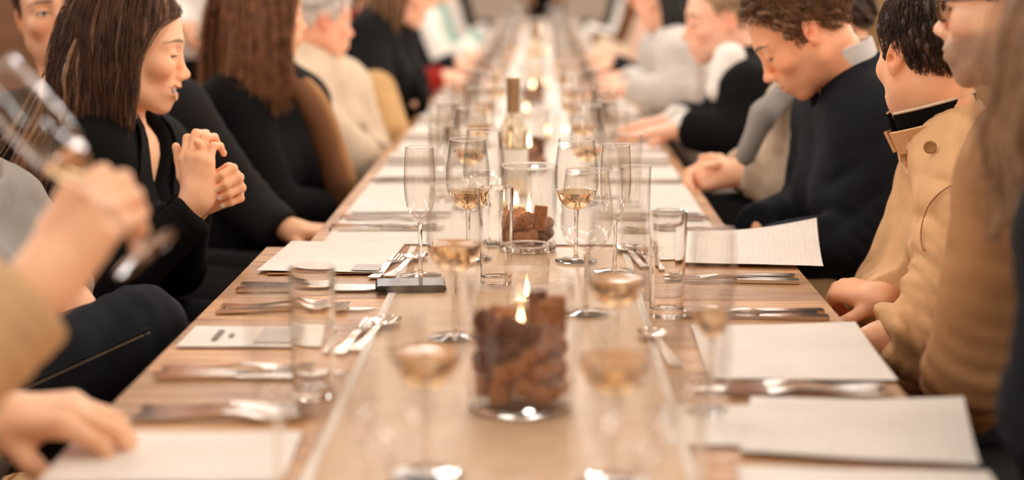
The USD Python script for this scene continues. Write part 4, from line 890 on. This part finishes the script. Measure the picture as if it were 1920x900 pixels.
# ================================================================== the guests
def wv(*a): return np.array(a, float)
def seat(side, y, x=None, lean=.10, zN=1.03, hipz=.535, sh=.185, turnv=0., arms='table', dz=0.):
    """Joints of somebody sitting at the table: side -1 left, +1 right."""
    ex = -.43 if side < 0 else .365; x = x if x is not None else ex + side * .40; f = -side
    pel = wv(x, y, hipz); N = wv(x + f * lean, y, zN); c, s_ = math.cos(math.radians(turnv)), math.sin(math.radians(turnv))
    fw = wv(f * c, -s_, 0); lf = wv(-fw[1], fw[0], 0); J = {'N': N}
    for k, g in (('L', 1), ('R', -1)):
        S = N + lf * g * sh + wv(0, 0, -.065); E = S + lf * g * .05 + fw * .10 + wv(0, 0, -.25); W = wv(ex + side * .01, y, .822) + lf * g * .09 + fw * .04
        if arms == 'lap': E = S + lf * g * .05 + fw * .03 + wv(0, 0, -.27); W = pel + fw * .30 + lf * g * .05 + wv(0, 0, .14)
        J['S' + k], J['E' + k], J['W' + k] = S, E, W
        H = pel + wv(0, 0, 0) + lf * g * .09; J['H' + k] = H; J['K' + k] = H + wv(f * .42, 0, -.005) + lf * g * .02; J['A' + k] = J['K' + k] + wv(f * .02 - f * .06, 0, -.42)
    J['fw'] = fw; return J
def hand_at(J, k, point, back_=(0, 0, 1), curl=(.10, .12, .15, .18), gap=.012, kk=.98, **kw):
    W = np.asarray(J['W' + k], float); pt = unit(point); return Hand(W + pt * gap, pt, back_, 1 if k == 'R' else -1, curl, k=kk, **kw)
def px_J(J, **kw):
    for k, v in kw.items(): J[k] = U(*v)
    return J
# ---- left, second place: the smiling woman in the black jacket
J = seat(-1, 2.95, x=-.88); px_J(J, N=(222, 236, 2.97), SR=(176, 292, 2.83), SL=(288, 282, 3.13), ER=(228, 520, 2.74), WR=(366, 398, 2.745), EL=(330, 500, 3.06), WL=(356, 392, 2.85))
RH = Hand(U(371, 386, 2.745), V(-.04, .16, 1), V(-.45, -.9, .05), 1, [(.35, 1.2, .9)] * 4, thumb=((.75, .55, -.15), (.95, .25, -.1), (.95, .1, .2)), k=.93)
LH = Hand(U(364, 376, 2.80), V(.93, -.02, .42), V(.12, .95, .1), -1, [(1.15, 1.35, .75), (1.2, 1.35, .7), (1.2, 1.35, .7), (1.2, 1.3, .7)], thumb=((.6, .75, -.3), (.55, .75, -.4), (.1, .9, -.5)), k=.93, spread=.05)
pw = person('smiling woman in profile with a dark brown bob and black jacket, hands clasped', (U(247, 92, 2.95), 82, -9, 0, .96), J, 'f', ('jacket', 'black', .014), ('skirt', 'black'), lin(242, 184, 144),
            dict(smile=1., mouth=True), dict(lash='smile', lips=lin(206, 110, 92), brow=(.035, .02, .012)), dict(R=RH, L=LH), (.0024, .009), vneck=.17, foldbase=.004)
for h in (RH, LH):
    for n in h.nails(): obj('fingernail', n, MAT['nail'], pw['t'], smooth=True)
tp = [pw['F'].w(.0925 - .18 * abs(y) ** 1.4 - .0005, y, -.0665 + .007 * min((y / .029) ** 2, 1.6) + .0010) for y in np.linspace(-.025, .025, 13)]
obj('teeth', ribbon([q + pw['F'].u * .0042 for q in tp], [q - pw['F'].u * .0072 for q in tp], .003), MAT['teeth'], pw['t'], smooth=True)
FRONT_W = ([-.3, -.06, .0, .05, .075, .1, .2], [.030, .024, .026, .044, .072, .11, .13])
add_hair(pw['t'], pw['F'], HAIR['dark'], 420, 9000, 3, .0055, .0011, hairline=HL_WOMEN, comb=part_comb(.02, .55, .2), zend=float(U(200, 214, 2.95)[2]), grav=.22, lift=(.005, .022), steps=16, wob=.003, front=FRONT_W, zn=.012,
         body=[(V(-.03, 0, -.03), V(-.045, 0, -.2), .062)])
def loose_lock(par, mat, pts, n, r0, r1, seed, width=.0011):
    r = np.random.default_rng(seed); c = smooth_path(pts, 12); t = np.linspace(0, 1, 12)[:, None]; S = []
    for i in range(n):
        o = r.normal(size=3) * .5; S.append(c + o * (r0 + (r1 - r0) * t) + .004 * np.sin(r.uniform(4, 9) * t + r.uniform(0, 6, 3)) * t)
    obj('hair_lock', cat(*[tube(s, width * np.linspace(1.6, .5, 12), 4) for s in S]), mat[1], par, smooth=True)
loose_lock(pw['t'], (None, plain('hair_tip', lin(176, 126, 82), .5, .35, 90)), [U(128, 150, 3.0), U(100, 215, 3.02), U(72, 275, 3.02), U(46, 338, 3.0)], 150, .03, .045, 8)
for s in (-1, 1):
    a = drape(pw, [(s * .060, .035), (s * .075, -.02), (s * .055, -.09), (s * .012, -.19), (s * .004, -.25)], .05, .016); bb = drape(pw, [(s * .085, .03), (s * .125, -.04), (s * .115, -.10), (s * .05, -.19), (s * .012, -.25)], .05, .017)
    obj('lapel', ribbon(smooth_path(a, 14) if s > 0 else smooth_path(bb, 14), smooth_path(bb, 14) if s > 0 else smooth_path(a, 14), .004), CL['black'], pw['t'], smooth=40)
# ---- left, beyond her: the man in the charcoal suit leaning back behind her
J = seat(-1, 3.5, x=-.93); px_J(J, N=(130, 186, 3.52), SL=(330, 210, 3.48), SR=(20, 245, 3.44), EL=(455, 380, 3.50), WL=(528, 432, 3.44), ER=(-20, 460, 3.42), WR=(120, 500, 3.40))
ps = person('smiling man in a charcoal suit, half hidden behind the dark haired woman', (U(106, 28, 3.54), 160, 3, 4, 1.), J, 'm', ('suit_jacket', 'charcoal', .016), ('trousers', 'charcoal'), SKIN,
            dict(smile=.6, eyes=True), dict(lash='open'), dict(L=hand_at(J, 'L', (1, -.15, .0), (0, -.1, 1), (.1, .15, .2, .2))), (.003, .010), vneck=.16)
eyes_of(ps)
add_hair(ps['t'], ps['F'], HAIR['short_brown'], 160, 2500, 7, .006, .001, hairline=HL_MEN, comb=back(.6, .1, .5), length=.045, stick=True, grav=.1, lift=(.004, .014), steps=8)
obj('shirt', ribbon(drape(ps, [(-.02, .02), (-.015, -.08), (0, -.17)], .03, .008), drape(ps, [(.05, .02), (.035, -.08), (.006, -.17)], .03, .008), .003), CL['white'], ps['t'], smooth=40)
# ---- left, first place: blonde woman in the grey sweatshirt and dark jeans, knee crossed beside the table
J = seat(-1, 2.2, x=-1.02); px_J(J, N=(-105, 318, 2.3), SL=(5, 408, 2.42), SR=(-160, 370, 2.18), EL=(60, 470, 2.42), WL=(128, 548, 2.36), ER=(-170, 600, 2.1), WR=(-40, 640, 2.05))
J['HL'], J['HR'] = U(-150, 800, 2.2) + [0, .1, 0], U(-130, 800, 2.1); J['KR'] = U(262, 625, 2.3); J['AR'] = V(-.50, 2.5, .36); J['KL'] = V(-.56, 2.42, .53); J['AL'] = V(-.58, 2.45, .09)
pg = person('blonde woman in a grey sweatshirt and dark jeans, knee beside the table', (U(-150, 215, 2.33), 75, -4, 0, .95), J, 'f', ('sweatshirt', 'grey', .016), ('jeans', 'denim'), SKIN, dict(smile=.5), {}, dict(L=hand_at(J, 'L', (.6, -.3, -.7), (.7, 0, .5))), (.004, .0085), foldbase=.005)
add_hair(pg['t'], pg['F'], HAIR['ashblond'], 160, 3500, 11, .008, .0011, hairline=HL_WOMEN, comb=part_comb(0, .4, .2), zend=float(U(40, 345, 2.33)[2]), grav=.22, lift=(.006, .03), steps=16, wob=.004, front=FRONT_W)
k0, k1 = J['HR'], J['KR']; sm = []
for i in np.linspace(.3, .97, 40):
    c = k0 + (k1 - k0) * i; rr = .091 + (.066 - .091) * i; nn = unit(V(.18, -.8, .12) - unit(k1 - k0) * (V(.18, -.8, .12) @ unit(k1 - k0))); sm.append(c + nn * (rr + .004))
sm = np.array(sm)
for i in range(0, 39): obj('stitch', tube([sm[i], sm[i] * .35 + sm[i + 1] * .65], .0012, 5), CL['thread'], pg['t'])
obj('seam', tube(sm + V(0, .0, .006), .0016, 6), CL['denim'], pg['t'], smooth=True)
# ---- left front: the guest in the beige jacket raising a glass, other hand on the table (head and shoulders outside the picture)
J = seat(-1, 1.5, x=-1.0)
J.update(N=V(-.97, 1.42, 1.08), SL=V(-.93, 1.60, 1.0), SR=V(-.92, 1.22, 1.0)); px_J(J, ER=(-165, 745, 1.36), WR=(55, 560, 1.42), EL=(-290, 840, 1.62), WL=(-40, 791, 1.62))
J['SR'] = V(-.86, 1.25, 1.0)
GA, GB = U(274, 478, 1.44), U(20, 175, 1.40); gdir = unit(GB - GA)                      # the raised glass: foot and rim
RHg = Hand(U(72, 545, 1.425), unit(U(180, 372, 1.44) - U(60, 560, 1.42)), V(-.35, -.93, .25), 1, [(.75, 1.15, .7), (.8, 1.2, .7), (.8, 1.2, .7), (.8, 1.2, .7)], thumb=((.6, .65, -.5), (.75, .4, -.55), (.8, .1, -.6)), k=1.0)
LHt = Hand(U(-22, 788, 1.62), V(1, -.1, .12), V(-.05, -.25, 1), -1, [(.55, .75, .35), (.5, .75, .35), (.5, .75, .35), (.55, .75, .35)], thumb=((.7, .5, -.5), (.72, .2, -.65), (.75, 0, -.65)), k=1.05, spread=.07)
pf = person('guest in a beige jacket at the front left, raising a flute', (V(-.93, 1.42, 1.28), 80, 0, 0, 1.), J, 'm', ('jacket', 'beige', .016), ('trousers', 'darkgrey'), lin(236, 186, 150), dict(), {}, dict(R=RHg, L=LHt), (.004, .009), foldbase=.004)
for n in LHt.nails(): obj('fingernail', n, MAT['nail_red'], pf['t'], smooth=True)
add_hair(pf['t'], pf['F'], HAIR['short_brown'], 100, 0, 5, hairline=HL_MEN, comb=back(.7, .3), length=.05, stick=True, grav=.1, lift=(.004, .014), steps=8)
gl = stemware('champagne_flute', 'flute tilted in the raised hand at the left front, large and blurred', 'flute', P_FLUTE, GA, .118)
R4 = np.eye(4); z_ = gdir; x_ = unit(np.cross(z_, [0, 1, 0])); y_ = np.cross(z_, x_); R4[0, :3], R4[1, :3], R4[2, :3], R4[3, :3] = x_, y_, z_, GA
gp = UsdGeom.Xformable(gl); gp.ClearXformOpOrder(); gp.AddTransformOp(opSuffix='pose').Set(Gf.Matrix4d(R4.tolist()))
# ---- left, further on
J = seat(-1, 3.98, x=-.80); px_J(J, N=(492, 125, 4.0), SR=(430, 205, 3.86), SL=(560, 195, 4.16), ER=(520, 400, 3.78), WR=(612, 395, 3.86), EL=(610, 330, 4.2), WL=(640, 372, 4.1))
pb = person('woman with long straight brown hair seen from behind, black cape and brown scarf', (U(497, 22, 4.0), 62, -4, 0, .96), J, 'f', ('cape', 'black', .026), ('trousers', 'black'), SKIN, {}, {}, None, (.005, .012))
add_hair(pb['t'], pb['F'], HAIR['brown'], 340, 5000, 21, .007, .0013, hairline=HL_WOMEN, comb=part_comb(.0, .5, .2), zend=float(U(480, 186, 3.95)[2]), grav=.25, lift=(.010, .036), steps=16, wob=.003, front=FRONT_W, zn=.008)
sp_ = smooth_path([U(548, 160, 3.90), U(580, 200, 3.88), U(604, 262, 3.88), U(624, 330, 3.89), U(640, 385, 3.92)], 12)
def scarf(off, r0, r1, mat, lab, seed):
    q = sp_ + off; f = lambda P: np.minimum.reduce([s_rc(P, q[i], q[i + 1], r0 + (r1 - r0) * i / 11, r0 + (r1 - r0) * (i + 1) / 11) for i in range(11)])
    m = fold(solid(f, q.min(0) - .08, q.max(0) + .08, .008), [], seed, .006); obj('scarf', m, CL[mat], pb['t'], smooth=True, label=lab)
scarf(V(0, 0, 0), .024, .026, 'brown', 'brown woollen scarf', 3); scarf(V(.03, .03, 0), .018, .020, 'tan', 'lighter end of the scarf', 4)
J = seat(-1, 4.7, x=-.72, sh=.2); px_J(J, N=(575, 112, 4.72), SR=(520, 165, 4.5), SL=(640, 165, 4.92), ER=(662, 300, 4.46), WR=(655, 335, 4.6), EL=(690, 290, 4.9), WL=(700, 300, 4.75))
pc = person('white haired man in a cream cardigan on the left', (U(597, 36, 4.72), 55, -6, 0, 1.), J, 'm', ('cardigan', 'cream', .03), ('trousers', 'darkgrey'), lin(236, 170, 138), {}, {}, dict(L=hand_at(J, 'L', (1, 0, -.1))), (.005, .012), foldbase=.006, build=1.05)
add_hair(pc['t'], pc['F'], HAIR['white'], 160, 2500, 31, .006, .0014, hairline=HL_MEN, comb=back(.6, .4), length=.05, stick=True, grav=.15, lift=(.004, .016), steps=8)
J = seat(-1, 5.5, x=-.62); px_J(J, N=(725, 30, 5.55), SR=(682, 82, 5.4), SL=(738, 72, 5.72), ER=(705, 172, 5.2), WR=(738, 250, 5.05), EL=(765, 180, 5.7), WL=(775, 195, 5.5))
pd_ = person('guest in a black cape with a pale tan sleeve on the left', (U(752, -14, 5.55), 85, -10, 0, .98), J, 'f', ('cape', 'black', .03), ('trousers', 'black'), lin(240, 178, 146), {}, {}, dict(R=hand_at(J, 'R', (.6, -.1, -.8), (0, -1, 0))), (.005, .012))
add_hair(pd_['t'], pd_['F'], HAIR['dark'], 120, 0, 41, hairline=HL_WOMEN, comb=part_comb(0, .4, .2), zend=1.06, grav=.22, lift=(.006, .025), front=FRONT_W)
fa = np.array([J['ER'], J['WR']]); obj('sleeve', solid(lambda P: s_rc(P, fa[0] + [0, -.03, .0], fa[1] + [0, -.02, 0], .072, .056), fa.min(0) - .12, fa.max(0) + .12, .01), CL['khaki'], pd_['t'], smooth=True, label='pale tan sleeve over the forearm')
# ---- right, first place: long blonde hair close to the camera
J = seat(1, 1.62, x=.86); px_J(J, N=(2080, 330, 1.66), SR=(2030, 425, 1.82), SL=(2060, 430, 1.50), ER=(2000, 720, 1.86), WR=(1990, 900, 1.75), EL=(1985, 770, 1.52), WL=(2000, 905, 1.62))
ph_ = person('guest with long blonde brown hair and navy sleeve, nearest on the right', (U(2145, 60, 1.68), 345, -5, 0, .97), J, 'f', ('sweater', 'navy', .016), ('trousers', 'black'), SKIN, {}, {}, None, (.0045, .009))
add_hair(ph_['t'], ph_['F'], HAIR['ashblond'], 300, 3000, 51, .0095, .0014, hairline=HL_WOMEN, comb=part_comb(0, .9, .3), zend=float(U(1860, 400, 1.66)[2]), grav=.22, lift=(.010, .045), steps=16, wob=.006, front=([-.4, -.06, .0, .05, .075, .1, .2], [.06, .045, .035, .05, .075, .11, .13]), zn=.02)
# ---- right, second place: bearded man with tortoiseshell sunglasses
J = seat(1, 2.2, x=.86); px_J(J, N=(1925, 235, 2.22), SR=(1905, 320, 2.42), SL=(1915, 340, 2.02), ER=(1900, 640, 2.5), WR=(1780, 700, 2.45), EL=(1828, 700, 2.04), WL=(1800, 762, 2.2))
pr = person('bearded man in tortoiseshell glasses and a brown jacket', (U(1905, 8, 2.24), 304, -2, 0, .98), J, 'm', ('jacket', 'tan', .018), ('trousers', 'darkgrey'), lin(238, 190, 156), {}, dict(stubble=.85), None, (.003, .0085), foldbase=.005)
add_hair(pr['t'], pr['F'], HAIR['short_brown'], 140, 1500, 61, .006, .001, hairline=HL_MEN, comb=back(.7, .2), length=.045, stick=True, grav=.1, lift=(.004, .014), steps=8)
Fg = pr['F']; gs = thing('glasses', 'tortoiseshell sunglasses worn by the bearded man', 'glasses') if False else None
MAT['tortoise'] = plain('tortoiseshell', lin(96, 62, 38), .15, .6, 160); MAT['lens'] = thin_glass('tinted_lens', (.35, .28, .22), .0, .05)
for s in (-1, 1):
    ring = np.array([Fg.w(.103 - .1 * abs(a[0]) ** 2 - .010 * (abs(a[0] + .031 * s) > .02), s * .031 + a[0] * 1., .0 + a[1]) for a in [(.024 * math.cos(q), .0215 * math.sin(q)) for q in np.linspace(0, 2 * np.pi, 25)]])
    fr = obj('glasses_frame', tube(ring, .0026, 8, False), MAT['tortoise'], pr['t'], smooth=True); c = ring[:-1].mean(0)
    obj('lens', trimesh.Trimesh(np.vstack([ring[:-1], c[None]]), [(i, (i + 1) % 24, 24) for i in range(24)], process=False), MAT['lens'], pr['t'], smooth=True)
    obj('glasses_arm', tube([Fg.w(.096, s * .056, .008), Fg.w(.05, s * .076, .008), Fg.w(-.005, s * .079, .012), Fg.w(-.03, s * .077, -.008)], .002, 6), MAT['tortoise'], pr['t'], smooth=True)
obj('glasses_bridge', tube([Fg.w(.104, -.010, .006), Fg.w(.112, 0, .009), Fg.w(.104, .010, .006)], .0022, 6), MAT['tortoise'], pr['t'], smooth=True)
obj('cuff', lathe([(.036, -.02), (.040, -.018), (.041, .018), (.037, .022)], 24).apply_transform(trimesh.transformations.translation_matrix(J['WL'] + unit(J['WL'] - J['EL']) * .012) @ trimesh.geometry.align_vectors([0, 0, 1], unit(J['WL'] - J['EL']))), CL['cream'], pr['t'], smooth=True, label='cream shirt cuff')
# ---- right: the man in the camel jacket looking away
J = seat(1, 2.65, x=.80); px_J(J, N=(1762, 238, 2.66), SL=(1838, 372, 2.50), SR=(1772, 345, 2.82), EL=(1752, 640, 2.44), WL=(1662, 622, 2.43), ER=(1668, 560, 2.84), WR=(1590, 560, 2.78))
J['HL'], J['HR'] = V(.80, 2.52, .535), V(.80, 2.74, .535); J['KL'], J['KR'] = V(.42, 2.50, .53), V(.42, 2.72, .53); J['AL'], J['AR'] = V(.46, 2.5, .1), V(.46, 2.72, .1)
J['WR'] = U(1672, 572, 2.62)
camel = person('man in a camel jacket with a black lined collar, turned away, short dark hair', (U(1743, 106, 2.66), 340, -3, 3, .97), J, 'm', ('jacket', 'camel', .020), ('trousers', 'tan'), lin(238, 178, 138), dict(smile=.4), dict(stubble=.12), 
               dict(R=Hand(U(1668, 562, 2.61), V(-.8, .55, .1), V(-.1, -.25, 1), 1, [(1.0, 1.4, .8), (1.1, 1.4, .8), (1.2, 1.4, .8), (1.3, 1.4, .8)], thumb=((.5, .85, -.3), (.85, .45, -.45), (1, -.1, -.5)), k=.98, spread=.08), L=hand_at(J, 'L', (-.6, .5, -.6))), (.0027, .0078), foldbase=.006, build=1.08,
               spots=[(U(1740, 470, 2.45), V(.5, 0, .8), .06, .018, .13), (U(1700, 560, 2.45), V(.6, 0, .6), .05, .016, .12), (U(1690, 650, 2.40), V(1, 0, .1), .02, .007, .06)], open_neck=.070)
add_hair(camel['t'], camel['F'], HAIR['short_dark'], 320, 8000, 71, .0055, .0010, hairline=([-.13, -.10, -.07, -.045, -.034, -.03, .003, .008, .024, .03, .05, .075, .1], [-.075, -.085, -.085, -.06, -.02, .026, .028, -.03, -.016, .045, .062, .088, .12]), comb=back(.45, .75, .0), length=.040, stick=True, grav=.12, lift=(.004, .016), steps=8, wob=.001)
collar(camel, 'collar', CL['camel'], .072, .084, .040, -155, 155, .0, .005, .0, lift=-.026)
collar(camel, 'collar_lining', CL['black'], .069, .076, .055, -150, 150, .0, .004, .0, lift=-.012)
collar(camel, 'collar_piping', CL['cream'], .0750, .0775, .003, -150, 150, .0, .004, .0, lift=.0425)
bt = lathe([(.0001, 0), (.0095, 0), (.0105, .001), (.0105, .003), (.0085, .0042), (.006, .0030), (.0001, .0030)], 24)
qb = U(1744, 276, 2.52); bt.apply_transform(trimesh.geometry.align_vectors([0, 0, 1], unit(EYE - qb))); bt.apply_translation(qb); obj('button', bt, CL['tan'], camel['t'], smooth=30)
gv = np.array(UsdGeom.Mesh(camel['top']).GetPointsAttr().Get())
def onto(px, py):
    d = unit(U(px, py, 2.5) - EYE); q = gv - EYE; t = q @ d; r = np.linalg.norm(q - t[:, None] * d, axis=1); k = np.where(r < .008)[0]; k = k[np.argmin(t[k])] if len(k) else np.argmin(r)
    return EYE + d * (t[k] - .001)
obj('shoulder_seam', tube(smooth_path([onto(*q) for q in ((1732, 470), (1728, 425), (1738, 392), (1762, 362), (1795, 342), (1830, 333))], 24), .0013, 6), CL['tan'], camel['t'], smooth=True)
# ---- right: the man in the navy sweater looking down
J = seat(1, 3.15, x=.78); px_J(J, N=(1592, 142, 3.2), SL=(1640, 232, 3.06), SR=(1560, 215, 3.40), EL=(1640, 462, 3.02), WL=(1440, 470, 3.02), ER=(1520, 400, 3.45), WR=(1420, 430, 3.25))
J['KL'], J['KR'] = V(.44, 3.04, .545), V(.42, 3.27, .54)
nv = person('man in a navy sweater and white collared shirt looking down at his lap', (U(1503, 62, 3.15), 278, -38, 0, .95), J, 'm', ('sweater', 'navy', .020), ('chinos', 'khaki'), lin(240, 172, 132), dict(), dict(stubble=.35), dict(L=hand_at(J, 'L', (-.2, .3, -1), (-1, -.3, 0))), (.003, .0088), foldbase=.004, build=1.08,
            spots=[(U(1550, 380, 3.0), V(.7, 0, -.7), .07, .012, .12)], open_neck=.072)
add_hair(nv['t'], nv['F'], HAIR['mid_brown'], 260, 6000, 81, .0065, .0011, hairline=HL_MEN, comb=lambda p: np.stack([np.where(p[:, 2] > .09, -.5, -.9), np.where(p[:, 2] > .09, .4, 0.), np.where(p[:, 2] > .09, .3, -.4)], 1), length=.042, stick=True, grav=.06, lift=(.004, .022), steps=9, wob=.002)
collar(nv, 'shirt_collar', CL['shirt_stripe'], .080, .087, .055, -165, 165, .0, .004, .0, lift=.012)
for s in (-1, 1):
    c = nv['N'] + nv['up'] * .045 + nv['fw'] * .075 + nv['lft'] * s * .035; obj('collar_point', ribbon([c + nv['up'] * .03, c + nv['up'] * .03 + nv['lft'] * s * .035 - nv['fw'] * .02][::s], [c - nv['up'] * .05 + nv['fw'] * .01, c - nv['up'] * .02 + nv['lft'] * s * .04 - nv['fw'] * .015][::s], .003), CL['shirt_stripe'], nv['t'])
# ---- right, further on
J = seat(1, 3.75, x=.86); px_J(J, N=(1560, 150, 3.85), SL=(1500, 205, 3.66), SR=(1560, 200, 4.05), EL=(1475, 345, 3.64), WL=(1396, 322, 3.66), ER=(1480, 320, 3.95), WR=(1390, 318, 3.76))
p4 = person('guest with a grey scarf and cream jacket beyond the navy sweater', (U(1556, 50, 3.85), 270, -10, 0, .97), J, 'm', ('jacket', 'cream', .02), ('trousers', 'darkgrey'), lin(240, 182, 146), {}, {},
            dict(L=Hand(U(1386, 322, 3.66), V(-1, .25, -.15), V(0, -.8, .6), -1, (.6, .7, .7, .7)), R=Hand(U(1380, 322, 3.74), V(-1, -.2, -.1), V(0, .8, .6), 1, (.6, .7, .7, .7))), (.005, .012))
add_hair(p4['t'], p4['F'], HAIR['short_dark'], 120, 0, 91, hairline=HL_MEN, comb=back(.6, .3), length=.05, stick=True, grav=.1, lift=(.004, .014), steps=8)
obj('scarf', solid(lambda P: smin(s_rc(P, U(1484, 158, 3.60), U(1432, 215, 3.55), .028, .026), s_rc(P, U(1432, 215, 3.55), U(1398, 292, 3.56), .026, .024), .03), U(1440, 225, 3.6) - .22, U(1440, 225, 3.6) + .22, .011), CL['grey'], p4['t'], smooth=True, label='grey woollen scarf')
J = seat(1, 4.5, x=.74); px_J(J, N=(1398, 115, 4.5), SL=(1400, 175, 4.3), SR=(1390, 160, 4.72), EL=(1400, 262, 4.22), WL=(1290, 240, 4.32), ER=(1340, 240, 4.72), WR=(1275, 225, 4.6))
p5 = person('fair haired guest in a black blazer and white shirt, cuffs on the right table edge', (U(1352, 38, 4.5), 268, -8, 0, .98), J, 'm', ('blazer', 'black', .022), ('trousers', 'charcoal'), lin(242, 186, 156), {}, {}, dict(L=hand_at(J, 'L', (-1, .1, -.1)), R=hand_at(J, 'R', (-1, -.1, -.1))), (.005, .012))
add_hair(p5['t'], p5['F'], HAIR['blond'], 140, 0, 101, hairline=HL_MEN, comb=back(.6, .3), length=.05, stick=True, grav=.1, lift=(.004, .016), steps=8)
obj('shirt_front', solid(lambda P: s_rc(P, U(1368, 110, 4.34), U(1345, 172, 4.30), .045, .030), U(1355, 140, 4.3) - .17, U(1355, 140, 4.3) + .17, .01), CL['white'], p5['t'], smooth=True, label='white shirt front')
for k in 'LR':
    W, E = J['W' + k], J['E' + k]; m = solid(lambda P: s_rc(P, W + unit(W - E) * .01, W - unit(W - E) * .03, .043, .046), W - .1, W + .1, .01); obj('cuff', m, CL['white'], p5['t'], smooth=True, label='white shirt cuff')
J = seat(1, 5.4, x=.64); px_J(J, N=(1262, 60, 5.4), SL=(1275, 105, 5.2), SR=(1240, 95, 5.6), EL=(1270, 180, 5.12), WL=(1185, 165, 5.2), ER=(1220, 170, 5.6), WR=(1175, 160, 5.45))
p6 = person('woman in a light grey sweater with long black hair on the right', (U(1250, -8, 5.42), 262, -5, 0, .96), J, 'f', ('sweater', 'lightgrey', .022), ('trousers', 'charcoal'), lin(242, 186, 156), {}, {}, dict(L=hand_at(J, 'L', (-1, .1, -.1))), (.005, .012))
add_hair(p6['t'], p6['F'], HAIR['black'], 200, 0, 111, .011, hairline=HL_WOMEN, comb=part_comb(0, .2, .2), zend=float(U(1230, 95, 5.4)[2]), grav=.24, lift=(.006, .035), front=([-.4, -.06, .0, .05, .075, .1, .2], [.09, .05, .035, .05, .075, .11, .13]))
# ---- the far rows
far = [(-1, 6.4, 'f', 'red', 'dark', 'red', 'guest in a deep red top at the left of the far tables'), (-1, 7.2, 'm', 'black', 'short_dark', 'black', 'dark suited guest with arm on the far left table'), (-1, 8.1, 'f', 'lightgrey', 'ginger', 'pale', 'ginger haired guest in pale grey on the far left'),
       (-1, 9.1, 'm', 'white', 'short_brown', '', 'guest in a white shirt on the far left'), (-1, 10.2, 'f', 'teal', 'blond', '', 'fair haired guest in a teal top on the far left'), (-1, 11.4, 'm', 'lightgrey', 'short_dark', '', 'guest in light grey at the left end of the row'), (-1, 12.6, 'f', 'black', 'brown', '', 'brown haired guest in black at the left end of the row'),
       (1, 6.3, 'f', 'white', 'brown', '', 'brown haired guest in a white blouse on the right'), (1, 7.2, 'm', 'navy', 'short_brown', '', 'guest in a navy jumper on the far right'), (1, 8.1, 'f', 'blush', 'ginger', '', 'ginger haired guest in a blush pink top on the far right'), (1, 9.1, 'm', 'cream', 'short_dark', '', 'guest in a cream jumper on the far right'),
       (1, 10.2, 'f', 'brown', 'blond', '', 'fair haired guest in brown at the far right'), (1, 11.4, 'm', 'white', 'short_brown', '', 'short haired guest in white at the right end of the row'), (1, 12.6, 'f', 'charcoal', 'dark', '', 'dark haired guest in charcoal at the right end of the row')]
fr = np.random.default_rng(9)
for s, y, sex, cm, hm, _, lab in far:
    J = seat(s, y, zN=1.03 + fr.uniform(-.02, .04), lean=fr.uniform(.05, .2)); hd = J['N'] + V(-s * .05, 0, .165)
    p = person(lab, (hd, (90 if s < 0 else 270) + fr.uniform(-25, 25), fr.uniform(-12, 4), 0, .97), J, sex, ('sweater', cm, .018), ('trousers', 'charcoal'), lin(240, 180, 146), dict(smile=.5), {}, dict(L=hand_at(J, 'L', (-s, 0, -.1)), R=hand_at(J, 'R', (-s, 0, -.1))) if y < 9 else None, (.0085, .02))
    if sex == 'm': add_hair(p['t'], p['F'], HAIR[hm], 70, 0, int(y * 10), .009, hairline=HL_MEN, comb=back(.6, .3), length=.05, stick=True, grav=.1, lift=(.004, .014), steps=6)
    else: add_hair(p['t'], p['F'], HAIR[hm], 80, 0, int(y * 10), .012, hairline=HL_WOMEN, comb=part_comb(0, .3, .2), zend=J['N'][2] - .02, grav=.24, lift=(.006, .03), steps=9, front=FRONT_W)
def standing(lab, x, y, yaw, topn, cm, bm, hm, k=1.):
    f, u = turn(yaw); l = np.cross([0, 0, 1], f); b = V(x, y, 0); J = {'N': b + [0, 0, 1.47 * k]}
    for n, g in (('L', 1), ('R', -1)):
        J['S' + n] = b + l * g * .18 + [0, 0, 1.40 * k]; J['E' + n] = b + l * g * .24 - f * .02 + [0, 0, 1.12 * k]; J['W' + n] = b + l * g * .16 + f * .16 + [0, 0, 1.0 * k]
        J['H' + n] = b + l * g * .09 + [0, 0, .92 * k]; J['K' + n] = b + l * g * .10 + f * .02 + [0, 0, .50 * k]; J['A' + n] = b + l * g * .10 + [0, 0, .085]
    p = person(lab, (b + V(0, 0, 1.64 * k) + f * .03, yaw, 0, 0, 1.), J, 'm', (topn, cm, .018), ('trousers', bm), SKIN, {}, {}, {n: Hand(J['W' + n] + f * .01, f * .7 + V(0, 0, -.7), -l * (-1 if n == 'L' else 1) * -1 if False else l * (1 if n == 'L' else -1), 1 if n == 'R' else -1, (.4, .45, .5, .5)) for n in 'LR'}, (.008, .018))
    add_hair(p['t'], p['F'], HAIR[hm], 70, 0, int(y * 10), .009, hairline=HL_MEN, comb=back(.6, .3), length=.05, stick=True, grav=.1, lift=(.004, .014), steps=6)
standing('standing waiter in a white shirt and black trousers behind the left guests', U(392, 60, 7.2)[0], 7.2, 150, 'shirt', 'white', 'black', 'short_dark')
standing('standing guest in a grey jacket beyond the white haired man', U(648, 60, 9.5)[0], 9.5, 200, 'jacket', 'grey', 'charcoal', 'short_brown')
standing('dark dressed person standing at the far end of the tables', U(1020, 20, 16.4)[0], 16.4, 180, 'jacket', 'black', 'black', 'short_dark')
